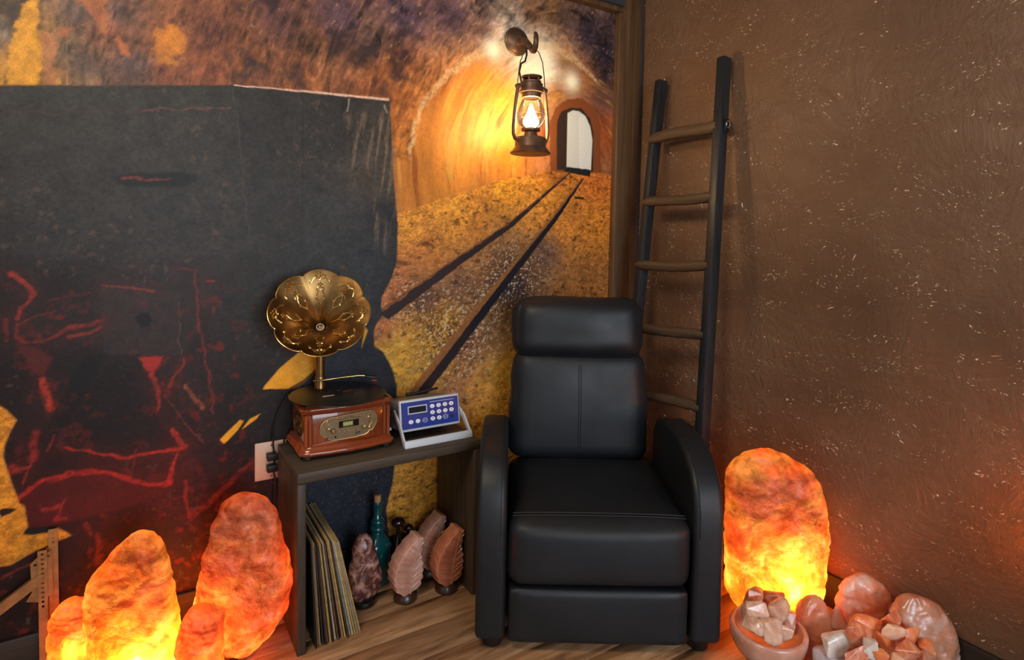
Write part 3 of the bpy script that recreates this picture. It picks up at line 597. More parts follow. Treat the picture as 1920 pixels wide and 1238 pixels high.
for k, (z0, z1) in enumerate(((1.583, 1.598), (1.320, 1.335), (1.062, 1.080), (0.814, 0.826), (0.556, 0.570), (0.30, 0.31))):
    ra = 0.0235 if k == 0 else 0.0200
    a = lad(vl(z0) - 0.012, m_at(z0) + 0.020, z0); b = lad(vr(z1) - 0.006, m_at(z1) + 0.004, z1)
    n = 12; pts = [a.lerp(b, i/n) + Vector((0, 0, 0.004*math.sin(5*i/n + k))) for i in range(n + 1)]
    rad = [ra*(0.62 if i == 0 else 0.95 if i == 1 else 1.0 + 0.06*math.sin(3*i + k)) for i in range(n + 1)]
    MB().tube(pts, rad, 14).build('rung', RUNG, la, smooth=True)
STEEL = plain('bright_steel', (170, 170, 172), 0.3, 1.0)
zc = 1.592; pc_ = lad(vr(zc) + 0.019, m_at(zc) - 0.008, zc + 0.004)
hk = MB().box(pc_.x, pc_.x + 0.004, pc_.y - 0.012, pc_.y + 0.012, zc - 0.022, zc + 0.026).build('wall_bracket', DARKPLASTIC, la, bevel=0.001)
MB().tube([pc_ + Vector((0.012 + 0.008*math.cos(a), -0.004, 0.013*math.sin(a))) for a in [i*PI/5 for i in range(11)]], 0.0022, 6).build('hook', STEEL, hk, smooth=True)

# ------------------------------------------------------------------ open shelf (top and two sides)
SHELFWOOD = wood('dark_walnut_stain', (52, 43, 35), (100, 84, 68), 0.5, (2.5, 34, 34), bump=0.3)
SIDEWOOD = wood('dark_walnut_stain_upright', (48, 39, 31), (96, 78, 60), 0.5, (34, 34, 2.5), bump=0.3)
SH = 0.515; SU0, SU1, SD = 0.950, 1.522, 0.285
sh = thing('shelf_unit', 'low open shelf of dark stained boards below the gramophone', 'shelf', XL((SU0 + SU1)/2, SD/2 + 0.016, 0), ROT_L)
hw = (SU1 - SU0)/2; hd_ = SD/2
MB().box(-hw, hw, -hd_, hd_ - 0.014, SH - 0.030, SH).build('top_board', SHELFWOOD, sh, bevel=0.003)
MB().box(-hw, -hw + 0.024, -hd_ + 0.001, hd_ - 0.014, 0, SH - 0.0305).build('side_board', SIDEWOOD, sh, bevel=0.003)
MB().box(hw - 0.024, hw, -hd_ + 0.001, hd_ - 0.014, 0, SH - 0.0305).build('side_board', SIDEWOOD, sh, bevel=0.003)

# ------------------------------------------------------------------ salt: shapes and materials
def salt_lit(name, deep, mid, pale, scale=9.0, through=0.72, skin=((176, 92, 54), (222, 142, 96), (244, 206, 178))):
    """salt crystal shell that lets the bulb inside shine through"""
    t = NT(name); n1 = t.noise(scale, detail=6, rough=0.62, dist=0.8); n2 = t.noise(scale*2.6, detail=5, rough=0.62, dist=0.3); n3 = t.noise(scale*0.6, detail=4, dist=0.4)
    tc_ = t.ramp(n1, [(0.32, lin(deep)), (0.47, lin(mid)), (0.62, lin(pale))])
    tc_ = t.mix(t.math('MULTIPLY', t.ramp(n3, [(0.52, (0, 0, 0)), (0.62, (1, 1, 1))]), 0.7), tc_, lin(deep))
    tc_ = t.mix(1.0, tc_, t.ramp(n2, [(0.30, (0.45, 0.40, 0.38)), (0.5, (1, 1, 1)), (0.68, (1.25, 1.2, 1.1))]), 'MULTIPLY')
    spots = t.ramp(t.noise(scale*1.4, detail=3), [(0.68, (1, 1, 1)), (0.76, (0.35, 0.30, 0.32))])
    tc_ = t.mix(0.8, tc_, spots, 'MULTIPLY')
    sc = t.ramp(n2, [(0.32, lin(skin[0])), (0.54, lin(skin[1])), (0.70, lin(skin[2]))])
    nr = t.bump(t.math('ADD', n2, t.math('MULTIPLY', t.noise(scale*8, detail=4, rough=0.65), 0.45)), 0.7, 0.010)
    su = t.pr(color=sc, rough=0.38, spec=0.5, normal=nr)
    tr = t.n('BsdfTranslucent', {'Color': tc_, 'Normal': nr}).outputs[0]
    return t.done(t.n('MixShader', {0: t.ramp(n3, [(0.40, (through + 0.08,)*3), (0.62, (through - 0.14,)*3)]), 1: su, 2: tr}).outputs[0])
def salt_dull(name, a, b, c, scale=14.0, rough=0.3, sss=0.45, coat=0.3):
    t = NT(name); n1 = t.noise(scale, detail=5, dist=0.7); n2 = t.noise(scale*3, detail=4)
    cc = t.ramp(n1, [(0.3, lin(a)), (0.5, lin(b)), (0.7, lin(c))])
    cc = t.mix(t.math('MULTIPLY', t.ramp(n2, [(0.55, (0, 0, 0)), (0.7, (1, 1, 1))]), 0.5), cc, lin(c))
    return t.done(t.pr(color=cc, rough=rough, sss=sss, sss_r=(1.0, 0.5, 0.3), sss_s=0.02, coat=coat, coat_rough=0.2, spec=0.5,
                       normal=t.bump(t.math('ADD', n2, t.math('MULTIPLY', t.noise(scale*9, detail=2), 0.3)), 0.35, 0.004)))

def loft_rock(sil, depth, seed, amp=0.02, facet=0.5, seg=72, rows=80, yshape=None):
    """boulder whose outline follows (height, left, right) and whose thickness is `depth` of its width"""
    sil = sorted(sil); zs_ = [s[0] for s in sil]; z0, z1 = zs_[0], zs_[-1]
    mb = MB(); rings = []; R = random.Random(seed)
    wmax = max(s[2] - s[1] for s in sil)/2
    # a few broken faces: planes that shave the boulder on the sides we look at
    planes = []
    for _ in range(int(7 + 5*facet)):
        a = R.uniform(0, 2*PI); el = R.uniform(-0.35, 0.75)
        n = Vector((math.cos(a)*math.cos(el)*0.5, math.sin(a)*math.cos(el), math.sin(el)*0.6)).normalized(); planes.append((n, R.uniform(0.74 - 0.16*facet, 0.92 - 0.12*facet)))
    for i in range(rows + 1):
        tt = i/rows; z = z0 + (z1 - z0)*(0.5 - 0.5*math.cos(PI*tt))*0.5 + (z1 - z0)*tt*0.5
        xl = float(np.interp(z, zs_, [s[1] for s in sil])); xr = float(np.interp(z, zs_, [s[2] for s in sil]))
        jz = min(1.0, (z1 - z)/0.03)
        xl += jz*amp*(0.30*mnoise.noise(Vector((seed*3.1, z*38, 0))) + 0.16*mnoise.noise(Vector((seed*3.1, z*120, 4)))); xr += jz*amp*(0.30*mnoise.noise(Vector((seed*5.7, z*38, 9))) + 0.16*mnoise.noise(Vector((seed*5.7, z*120, 7))))
        cx, w = (xl + xr)/2, max((xr - xl)/2, 0.001)
        dd = min(w*depth, depth*wmax*0.95)
        ring = []
        for k in range(seg):
            a = 2*PI*k/seg; ca, sa = math.cos(a), math.sin(a); e = 0.8
            p = Vector((cx + w*math.copysign(abs(ca)**e, ca), dd*math.copysign(abs(sa)**e, sa), z))
            q = Vector((p.x*9 + seed*7.3, p.y*9, p.z*9))
            c0 = Vector(((xl + xr)/2, 0, (z0 + z1)/2))
            for n, lim in planes:
                ext = abs(n.x)*wmax + abs(n.y)*depth*wmax + abs(n.z)*(z1 - z0)/2
                over_ = (p - c0).dot(n) - lim*ext
                if over_ > 0: p -= n*over_*0.8*(1 - 0.75*abs(ca)**4)
            d = mnoise.noise(q)*amp + mnoise.noise(q*2.7)*amp*0.45 + (0.5 - abs(mnoise.noise(q*4.3)))*amp*0.35 + mnoise.noise(q*11)*amp*0.16
            edge = abs(ca)**3
            nrm = Vector((ca*0.6, sa, 0)).normalized()
            ring.append(p + nrm*d*(1 - 0.55*edge))
        rings.append(ring)
    mb.ring_loft(rings); return mb
def chunk_mesh(name, size, seed, pts=16, bev=0.10, sq=0.75):
    """broken crystal: hull of a few points, edges softened"""
    R = random.Random(seed); bm = bmesh.new()
    for _ in range(pts):
        v = Vector((R.gauss(0, 1), R.gauss(0, 1), R.gauss(0, 1))).normalized()
        v = Vector((math.copysign(abs(c)**sq, c) for c in v)); v = v*R.uniform(0.8, 1.0)
        bm.verts.new((v.x*size[0]/2, v.y*size[1]/2, v.z*size[2]/2))
    bmesh.ops.convex_hull(bm, input=bm.verts)
    for v in [v for v in bm.verts if not v.link_faces]: bm.verts.remove(v)
    zmin = min(v.co.z for v in bm.verts)
    bmesh.ops.bevel(bm, geom=bm.edges[:], offset=min(size)*bev, segments=2, profile=0.5, affect='EDGES', clamp_overlap=True)
    bmesh.ops.recalc_face_normals(bm, faces=bm.faces)
    for f in bm.faces: f.smooth = True
    for e in bm.edges:
        if len(e.link_faces) == 2 and e.calc_face_angle(0) > 0.5: e.smooth = False
    me = bpy.data.meshes.new(name); bm.to_mesh(me); bm.free(); return me

def bulb(parent, loc, power, color=(1.0, 0.68, 0.29), r=0.02):
    d = bpy.data.lights.new('lamp_bulb', 'POINT'); d.energy = power; d.color = color; d.shadow_soft_size = r
    o = bpy.data.objects.new('lamp_bulb', d); col.objects.link(o); o.parent = parent; o.location = loc
    return o
LAMPBASE = wood('lamp_base_wood', (44, 26, 16), (84, 52, 32), 0.35, (10, 10, 10), coat=0.3)
def salt_lamp(name, label, sil, y, depth, mat, seed, power, bulb_at, color=(1.0, 0.68, 0.29), amp=0.015, base=True, group=None):
    sil = sorted(sil); sil = [(0.0,) + sil[0][1:]] + [q for q in sil[1:] if q[0] > 0.01]
    x0 = (min(sil)[1] + min(sil)[2])/2
    r = thing(name, label, 'salt lamp', (x0, y, 0), 0, group)
    rel = [(z + (0.016 if base else 0)*0, a - x0, b - x0) for z, a, b in sil]
    loft_rock(rel, depth, seed, amp, 0.8).build('salt_rock', mat, r, smooth=True, angle=60)
    if base:
        w = (min(sil)[2] - min(sil)[1])/2
        MB().lathe([(w*0.8, 0.0), (w*0.86, 0.004), (w*0.84, 0.016), (w*0.7, 0.022)], 28).build('wooden_base', LAMPBASE, r, smooth=True)
    bulb(r, bulb_at, power, color)
    return r
ORANGE = salt_lit('salt_orange_lit', (206, 76, 20), (250, 130, 40), (255, 186, 96))
AMBER = salt_lit('salt_amber_lit', (226, 92, 20), (255, 150, 44), (255, 206, 116), 8.0, 0.8)
REDDISH = salt_lit('salt_red_lit', (190, 58, 24), (240, 110, 44), (255, 176, 100), 10.0, 0.68)
salt_lamp('salt_lamp', 'tall orange salt lamp with a pale top beside the shelf', [(0.0199, -0.8082, -0.7045), (0.0337, -0.8304, -0.6749), (0.0567, -0.8495, -0.6527), (0.0872, -0.8641, -0.6305), (0.1331, -0.8668, -0.604), (0.1941, -0.8502, -0.5923), (0.2547, -0.8308, -0.5968), (0.315, -0.8173, -0.6117), (0.3676, -0.8039, -0.622), (0.405, -0.7891, -0.6338), (0.4349, -0.7699, -0.6557), (0.4498, -0.7523, -0.6748), (0.4572, -0.7333, -0.7069)], 1.575, 0.50, REDDISH, 2, 2.6, (-0.070, -0.01, 0.085))
salt_lamp('salt_lamp', 'glowing pointed salt lamp, yellow-white at its foot, beside the perforated steel', [(0.0468, -1.0569, -0.8451), (0.0777, -1.0578, -0.8367), (0.1338, -1.0556, -0.835), (0.2034, -1.0587, -0.8358), (0.2451, -1.0554, -0.8409), (0.2867, -1.0454, -0.8487), (0.3283, -1.0206, -0.8565), (0.3629, -0.9933, -0.8656), (0.3906, -0.9634, -0.8788), (0.4071, -0.9458, -0.8934), (0.4154, -0.9309, -0.9095)], 1.44, 0.5, AMBER, 5, 3.0, (0.042, -0.012, 0.095))
salt_lamp('salt_lamp', 'low rounded salt lamp touching the perforated steel upright', [(0.0125, -1.1693, -1.0781), (0.0696, -1.1753, -1.0718), (0.1266, -1.1715, -1.0683), (0.1692, -1.1653, -1.0677), (0.1977, -1.1525, -1.0673), (0.2148, -1.1357, -1.0698), (0.2233, -1.1191, -1.0807)], 1.465, 0.7, ORANGE, 8, 0.8, (0.025, 0.0, 0.10))
salt_lamp('salt_lamp', 'smallest block-shaped orange salt lamp in front of the tall one', [(0.0577, -0.8173, -0.7183), (0.0964, -0.8224, -0.7114), (0.1517, -0.8194, -0.7072), (0.1931, -0.8084, -0.7071), (0.2138, -0.7976, -0.7097), (0.2274, -0.7882, -0.7283), (0.2369, -0.7775, -0.7482)], 1.42, 0.75, ORANGE, 12, 0.65, (-0.01, 0.0, 0.08))
salt_lamp('salt_lamp', 'large fiery salt lamp with a reddish top between armchair and plaster wall', [(-0.0162, 0.7467, 0.9768), (0.0046, 0.7101, 0.9929), (0.0573, 0.698, 1.0127), (0.1515, 0.6912, 1.0153), (0.2332, 0.6899, 1.0168), (0.3179, 0.6885, 1.0096), (0.3679, 0.6884, 0.999), (0.4193, 0.6916, 0.9798), (0.4535, 0.6971, 0.9548), (0.4807, 0.7129, 0.9132), (0.5028, 0.739, 0.8769), (0.5148, 0.7688, 0.8445), (0.5217, 0.7938, 0.8257)], 1.82, 0.5, salt_lit('salt_fiery_lit', (206, 64, 22), (255, 134, 44), (255, 202, 112), 9.0, 0.74), 17, 4.3, (0.01, -0.012, 0.125))

# ------------------------------------------------------------------ gramophone
MAHOG = wood('red_mahogany', (112, 42, 18), (186, 90, 42), 0.22, (26, 26, 2.0), coat=0.6, bump=0.05)
MAHOGH = wood('red_mahogany_moulding', (112, 42, 18), (180, 82, 38), 0.2, (2.0, 26, 26), coat=0.7, bump=0.05)
t = NT('aged_brass'); nb = t.noise(14, detail=3)
BRASS = t.done(t.pr(color=t.ramp(nb, [(0.3, lin((112, 82, 46))), (0.7, lin((160, 122, 74)))]), metal=1.0, rough=t.ramp(nb, [(0.3, (0.26,)*3), (0.7, (0.38,)*3)])))
BRIGHTBRASS = plain('polished_brass', (226, 186, 116), 0.25, 1.0)
PEWTER = plain('antique_brass_plate', (150, 128, 98), 0.42, 1.0, var=0.12, vscale=60, bump=0.12, bscale=420)
BLACKM = plain('matt_black', (20, 18, 17), 0.5)
KNOB = plain('knob_brass', (206, 176, 130), 0.3, 1.0)

gm = thing('gramophone', 'mahogany gramophone-style player with a scalloped brass horn', 'gramophone', XL(1.356, 0.130, SH), ROT_L)
for x in (-0.118, 0.118):
    for y in (-0.078, 0.078): MB().lathe([(0.012, 0), (0.014, 0.003), (0.014, 0.014)], 14, (x, y)).build('foot', BLACKM, gm)
def slab(hx, hy, z, bow):
    """outline of one moulding step with clipped corners and a bowed front"""
    P = [(-hx, hy), (-hx, -hy + 0.014), (-hx + 0.006, -hy + 0.012), (-hx + 0.014, -hy)]
    for i in range(1, 12):
        a = i/12; P.append((-hx + 0.014 + (2*hx - 0.028)*a, -hy - bow*(0.5 - 0.5*math.cos(2*PI*a))**0.8 + bow*0.25*math.sin(4*PI*a)**2))
    P += [(hx - 0.014, -hy), (hx - 0.006, -hy + 0.012), (hx, -hy + 0.014), (hx, hy)]
    return [Vector((x, y, z)) for x, y in P]
steps = [(0.140, 0.094, 0.012), (0.1425, 0.0965, 0.016), (0.1425, 0.0965, 0.022), (0.139, 0.093, 0.026), (0.135, 0.089, 0.030), (0.1345, 0.0885, 0.036), (0.130, 0.084, 0.040)]
MB().ring_loft([slab(a, b, z, 0.010) for a, b, z in steps]).build('base_moulding', MAHOGH, gm, smooth=True, angle=50)
bd = MB().box(-0.126, 0.126, -0.081, 0.081, 0.038, 0.132).build('body', MAHOG, gm, bevel=0.002)
for x in (-0.117, 0.117):
    p = MB()
    for dx in (-0.006, 0.006): p.cone((x + dx, -0.081, 0.040), (x + dx, -0.081, 0.131), 0.0058, 0.0058, 12)
    p.build('corner_column', MAHOG, bd, smooth=True)
steps = [(0.128, 0.083, 0.130), (0.1335, 0.0885, 0.134), (0.1335, 0.0885, 0.138), (0.139, 0.094, 0.143), (0.139, 0.094, 0.149), (0.134, 0.089, 0.154)]
MB().ring_loft([slab(a, b, z, 0.008) for a, b, z in steps]).build('top_moulding', MAHOGH, gm, smooth=True, angle=50)
MB().box(-0.125, 0.125, -0.080, 0.085, 0.1535, 0.157).build('deck', BLACKM, gm)
# front plate
out = [(1.07*a_, b_) for a_, b_ in [(-0.078,-0.016),(-0.080,-0.002),(-0.076,0.012),(-0.066,0.022),(-0.052,0.027),(-0.03,0.0285),(0,0.030),(0.03,0.0315),(0.052,0.0335),(0.064,0.034),(0.074,0.028),(0.080,0.014),(0.080,-0.002),(0.074,-0.016),(0.066,-0.026),(0.058,-0.0265),(0.055,-0.032),(0.047,-0.036),(0.02,-0.0395),(-0.012,-0.040),(-0.045,-0.039),(-0.056,-0.034),(-0.058,-0.028),(-0.066,-0.027)]]
PZ, PY = 0.088, -0.0825
fp = MB().prism_y([(x, PZ + z*1.02) for x, z in out], PY - 0.0025, PY).build('front_plate', PEWTER, gm)
MB().tube([(x, PY - 0.003, PZ + z*1.02) for x, z in out], 0.0013, 6, closed=True).build('rim', BRIGHTBRASS, fp, smooth=True)
def curl(mb, x, z, r, a0, turns, y, rad=0.0010, tail=None, n=22):
    P = [(x + r*(1 - 0.8*i/n)*math.cos(a0 + turns*2*PI*i/n), y, z + r*(1 - 0.8*i/n)*math.sin(a0 + turns*2*PI*i/n)) for i in range(n + 1)]
    if tail: P = [(a, y, b) for a, b in tail] + P
    mb.tube(P, rad, 6)
sc = MB(); yy = PY - 0.0032
for s in (-1, 1):
    curl(sc, s*0.062, PZ + 0.014, 0.008, PI/2 if s > 0 else PI/2, -s*1.2, yy, tail=[(s*0.060, PZ - 0.016), (s*0.069, PZ - 0.004), (s*0.0705, PZ + 0.010)])
    curl(sc, s*0.0615, PZ - 0.001, 0.004, 0, s*1.0, yy); curl(sc, s*0.060, PZ - 0.014, 0.0045, 0, -s*1.1, yy)
    curl(sc, s*0.034, PZ + 0.024, 0.0045, -PI/2, s*1.1, yy, tail=[(s*0.006, PZ + 0.021), (s*0.018, PZ + 0.0185)])
for x in (-0.012, -0.004, 0.004, 0.012): curl(sc, x, PZ + 0.0245, 0.0026, -PI/2, 0.9, yy)
sc.build('scroll_relief', BRIGHTBRASS, fp, smooth=True)
ds = MB().box(-0.030, 0.030, PY - 0.0032, PY - 0.001, PZ - 0.006, PZ + 0.0135).build('display_window', plain('smoked_display', (10, 10, 9), 0.15), fp)
t = NT('lcd_backlight'); LCD = t.done(t.pr(color=lin((150, 150, 70)), rough=0.3, emit=lin((150, 146, 60)), emit_s=0.12))
MB().box(-0.018, 0.012, PY - 0.0036, PY - 0.003, PZ - 0.003, PZ + 0.0105).build('screen', LCD, ds)
text_mesh('digits', '8:8:8:8', 0.0098, plain('lcd_digit', (232, 230, 190), 0.4), ds, (-0.003, PY - 0.0040, PZ + 0.0035))
for s in (-1, 1):
    k = MB().cone((s*0.047, PY - 0.002, PZ - 0.0115), (s*0.047, PY - 0.014, PZ - 0.0115), 0.0072, 0.0066, 20).build('knob', PEWTER if s < 0 else KNOB, fp, bevel=0.001)
    MB().cone((s*0.047, PY - 0.014, PZ - 0.0115), (s*0.047, PY - 0.0155, PZ - 0.0115), 0.0042, 0.0030, 16).build('knob_cap', KNOB, k)
for i in range(5):
    MB().cone((-0.028 + 0.0135*i, PY - 0.002, PZ - 0.0165), (-0.028 + 0.0135*i, PY - 0.006, PZ - 0.0165), 0.0032, 0.0028, 14).build('button', KNOB, fp, smooth=True)
us_ = MB().box(0.021, 0.034, PY - 0.0030, PY - 0.001, PZ - 0.0315, PZ - 0.0255).build('usb_slot', BLACKM, fp)
MB().box(0.0235, 0.0315, PY - 0.0034, PY - 0.002, PZ - 0.0298, PZ - 0.0280).build('tongue', STEEL, us_)
MB().cone((-0.040, PY - 0.001, PZ - 0.0315), (-0.040, PY - 0.0034, PZ - 0.0315), 0.0036, 0.0034, 16).build('headphone_jack', BLACKM, fp)
# pierced ornament on the left flank
og = MB(); xg = -0.1275
og.tube([(xg, 0.048*math.cos(a), 0.086 + 0.036*math.sin(a)) for a in [2*PI*i/28 for i in range(28)]], 0.0022, 6, closed=True)
for k in range(6):
    a = k*PI/3; cy, cz = 0.024*math.cos(a), 0.086 + 0.019*math.sin(a)
    og.tube([(xg, cy + 0.011*math.cos(b)*(1 - b/16), cz + 0.010*math.sin(b)*(1 - b/16)) for b in [i*PI/6 for i in range(16)]], 0.0018, 6)
og.build('side_grille', BRASS, gm, smooth=True)
MB().cone((-0.126, 0, 0.086), (-0.1275, 0, 0.086), 0.036, 0.036, 24).build('grille_cloth', plain('dark_cloth', (26, 18, 14), 0.8), gm)
# turntable
MB().lathe([(0.100, 0.157), (0.102, 0.160), (0.100, 0.1685)], 40, (-0.016, -0.028)).build('platter', BLACKM, gm)
MB().lathe([(0.0035, 0.168), (0.0035, 0.176), (0.009, 0.1765), (0.0115, 0.180), (0.009, 0.184), (0.003, 0.186)], 16, (-0.016, -0.028)).build('spindle', BLACKM, gm, smooth=True)
# neck, horn
HC = Vector((-0.076, -0.048, 0.432))                                 # centre of the mouth
_to = (Vector((0, 0, CAM_H)) - XL(1.432, 0.178, 0.93)); _to = Matrix.Rotation(-ROT_L, 3, 'Z') @ _to
_to.z = 0; _to.normalize(); ax = (_to*math.cos(0.62) + Vector((0, 0, math.sin(0.62)))).normalized()
hx = Vector((0, 0, 1)).cross(ax).normalized(); hy = ax.cross(hx)
HM = Matrix(((hx.x, hy.x, ax.x, HC.x), (hx.y, hy.y, ax.y, HC.y), (hx.z, hy.z, ax.z, HC.z), (0, 0, 0, 1)))
NP = 8
def horn_pt(th, t, off=0.0):
    k = abs(math.cos(NP*th/2))                                     # 0 at a crease, 1 mid petal
    s = t**2.1
    r = 0.011 + 0.036*t + 0.098*s
    petal = 1 - 0.085*(1 - k**0.55)*t**3
    z = -0.125*(1 - t)**0.95 - 0.010*t**6 + 0.006*(k - 0.5)*t**2
    return Vector(((r*petal + 0)*math.cos(th), (r*petal)*math.sin(th), z + off))
SEG, ROW = 160, 26
rings = [[horn_pt(2*PI*k/SEG, i/ROW) for k in range(SEG)] for i in range(ROW + 1)]
back = [[horn_pt(2*PI*k/SEG, i/ROW, -0.0025) for k in range(SEG)] for i in range(ROW, -1, -1)]
hb = MB().ring_loft(rings + back, False, True); hb.xf(HM)
horn = hb.build('horn', BRASS, gm, smooth=True, angle=70)
MB().tube([HM @ horn_pt(2*PI*k/SEG, 1.0, -0.001) for k in range(SEG)], 0.0018, 6, closed=True).build('rolled_rim', BRIGHTBRASS, horn, smooth=True)
def relief(th0):
    """scroll and flower pressed into one petal"""
    mb = MB()
    def P(a, t): return HM @ horn_pt(th0 + a, t, 0.0016)
    def line(pts, r=0.0016):
        mb.tube([P(a, t) for a, t in pts], r, 5)
    for s in (-1, 1):
        line([(s*(0.02 + 0.26*i/12), 0.885 + 0.03*math.sin(PI*i/12*1.3) - 0.02*i/12) for i in range(13)] + [(s*(0.28 - 0.028*(1 - math.cos(b))), 0.86 + 0.022*math.sin(b)) for b in [0.6, 1.4, 2.2, 3.0]], 0.0021)
        line([(s*(0.05 + 0.05*math.cos(b)), 0.885 + 0.018*math.sin(b)) for b in [i*PI/5 for i in range(8)]], 0.0018)
        line([(s*(0.00 + 0.15*math.sin(PI*i/14)**1.3), 0.50 + 0.27*i/14) for i in range(15)], 0.0018)
        line([(s*(0.07 + 0.05*math.cos(b)), 0.745 + 0.022*math.sin(b)) for b in [i*PI/5 - 1 for i in range(9)]], 0.0018)
        line([(s*(0.15 + 0.05*math.cos(b)), 0.615 + 0.02*math.sin(b)) for b in [i*PI/5 - 1 for i in range(7)]], 0.0016)
    line([(0, 0.22 + 0.30*i/10) for i in range(11)], 0.0013)
    for a, t_ in ((0, 0.955), (-0.06, 0.935), (0.06, 0.935), (-0.11, 0.925), (0.11, 0.925), (0, 0.92), (0, 0.825), (-0.05, 0.81), (0.05, 0.81), (0, 0.79)):
        q = P(a, t_); mb.add([q + Vector(d)*0.0034 for d in ((1,0,0),(-1,0,0),(0,1,0),(0,-1,0),(0,0,1),(0,0,-1))], [(0,2,4),(2,1,4),(1,3,4),(3,0,4),(2,0,5),(1,2,5),(3,1,5),(0,3,5)])
    return mb
for k in range(NP): relief(2*PI*k/NP).build('petal_relief', BRIGHTBRASS, horn, smooth=True)
thr = HM @ Vector((0, 0, -0.124)); d_in = -(HM.to_3x3() @ Vector((0, 0, 1)))
NB = Vector((thr.x + 0.004, 0.062, 0.157))
neck = [thr + d_in*(-0.004), thr + d_in*0.012, thr + d_in*0.022 + Vector((0, 0, -0.012)), Vector((NB.x, min(NB.y, 0.066), thr.z - 0.05)), Vector((NB.x, NB.y, 0.24)), Vector((NB.x, NB.y, 0.20))]
nk = MB().tube(neck, [0.0125, 0.013, 0.0135, 0.0135, 0.0135, 0.0135], 18).build('neck', BRASS, gm, smooth=True)
MB().lathe([(0.017, 0.155), (0.017, 0.19), (0.0155, 0.192), (0.0155, 0.206), (0.0135, 0.210)], 22, (NB.x, NB.y)).build('collar', BRASS, nk, smooth=True)
MB().lathe([(0.0125, -0.118), (0.0125, -0.112), (0.0098, -0.112), (0.0098, -0.118)], 20, cap=False).xf(HM).build('throat_ring', STEEL, horn, smooth=True)
ta = MB().tube([(NB.x - 0.022, NB.y - 0.004, 0.196), (NB.x, NB.y - 0.018, 0.198), (NB.x + 0.05, NB.y - 0.018, 0.200), (NB.x + 0.115, NB.y - 0.02, 0.201), (NB.x + 0.135, NB.y - 0.024, 0.199)], 0.0030, 10).build('tonearm', BRIGHTBRASS, gm, smooth=True)
MB().box(-0.012, 0.026, -0.008, 0.008, -0.005, 0.005).xf(Matrix.Translation((NB.x + 0.147, NB.y - 0.030, 0.196)) @ Matrix.Rotation(-0.25, 4, 'Z') @ Matrix.Rotation(0.18, 4, 'Y')).build('cartridge', BLACKM, ta, bevel=0.002)
MB().box(0.010, 0.026, -0.007, 0.007, -0.009, -0.005).xf(Matrix.Translation((NB.x + 0.147, NB.y - 0.030, 0.195)) @ Matrix.Rotation(-0.25, 4, 'Z') @ Matrix.Rotation(0.18, 4, 'Y')).build('stylus', plain('red_plastic', (190, 30, 34), 0.4), ta)
MB().tube([(NB.x + 0.160 + 0.004*math.cos(a), NB.y - 0.034, 0.203 + 0.005*math.sin(a)) for a in [i*PI/6 for i in range(7)]], 0.0012, 6).build('finger_lift', BLACKM, ta)
MB().cone((NB.x + 0.092, NB.y - 0.004, 0.157), (NB.x + 0.092, NB.y - 0.010, 0.203), 0.0032, 0.0028, 10).build('arm_rest', BLACKM, gm)

# record lying on the platter
vr_t = NT('vinyl'); rad_ = vr_t.n('VectorMath', {0: vr_t.tc.outputs['Object']}, operation='LENGTH').outputs['Value']
grv = vr_t.math('SINE', vr_t.math('MULTIPLY', rad_, 5200.0))
VINYL = vr_t.done(vr_t.pr(color=lin((24, 22, 20)), rough=0.34, spec=0.7, normal=vr_t.bump(grv, 0.12, 0.0004)))
rec = thing('vinyl_record', 'black vinyl record lying flat on the gramophone turntable', 'record', gm.matrix_basis @ Vector((-0.016, -0.028, 0.1688)) if False else XL(1.356, 0.130, SH) + Matrix.Rotation(ROT_L, 3, 'Z') @ Vector((-0.016, -0.028, 0.1690)), ROT_L)
MB().lathe([(0.142, 0.0), (0.143, 0.001), (0.142, 0.002), (0.060, 0.002), (0.0596, 0.0023), (0.004, 0.0023), (0.004, 0.0)], 72, cap=False).build('disc', VINYL, rec)
MB().lathe([(0.048, 0.0023), (0.048, 0.0027), (0.0042, 0.0027), (0.0042, 0.0023)], 48, cap=False).build('label_paper', plain('record_label', (34, 26, 25), 0.5, var=0.2), rec)
MB().box(-0.052, -0.018, -0.022, -0.014, 0.0027, 0.0031).build('pale_print_bar', plain('cream_print', (206, 190, 160), 0.6), rec)
MB().prism_z([(0.012, 0.004), (0.045, 0.008), (0.042, 0.018), (0.014, 0.010)], 0.0027, 0.0031).build('red_print_mark', plain('red_print', (176, 46, 48), 0.6), rec)

# ------------------------------------------------------------------ blue keypad instrument
LIGHTGREY = plain('light_grey_plastic', (196, 198, 204), 0.4)
MIDGREY = plain('warm_grey_plastic', (128, 124, 120), 0.5, var=0.05)
BLUE = plain('blue_keypad_foil', (22, 48, 140), 0.35, var=0.12, vscale=30)
WHITE = plain('white_key', (236, 238, 240), 0.45)
INK = plain('black_ink', (24, 24, 26), 0.6)
dv = thing('control_box', 'grey instrument box with a blue numbered keypad propped on its handle', 'control box', XL(1.080, 0.062, SH), ROT_L)
TILT = Matrix.Translation((0, 0, 0.004)) @ Matrix.Rotation(-0.17, 4, 'X')
def dvx(mb): return mb.xf(TILT)
cs = dvx(MB().ring_loft([[Vector((x, y, z)) for x, z in ((-0.102*s, 0.004), (0.102*s, 0.004), (0.102*s, 0.088*s), (0.094*s, 0.096*s), (-0.094*s, 0.096*s), (-0.102*s, 0.088*s))] for y, s in ((0.006, 0.98), (-0.128, 1.0))])).build('case', MIDGREY, dv, bevel=0.003)
dvx(MB().box(-0.1025, 0.1025, -0.122, 0.0, 0.050, 0.0525)).build('case_joint', LIGHTGREY, cs)
bz = dvx(MB().box(-0.106, 0.106, -0.140, -0.126, 0.0, 0.100)).build('bezel', LIGHTGREY, dv, bevel=0.004)
kp = dvx(MB().box(-0.1005, 0.1005, -0.1412, -0.139, 0.0085, 0.0925)).build('keypad', BLUE, dv)
YK = -0.1414
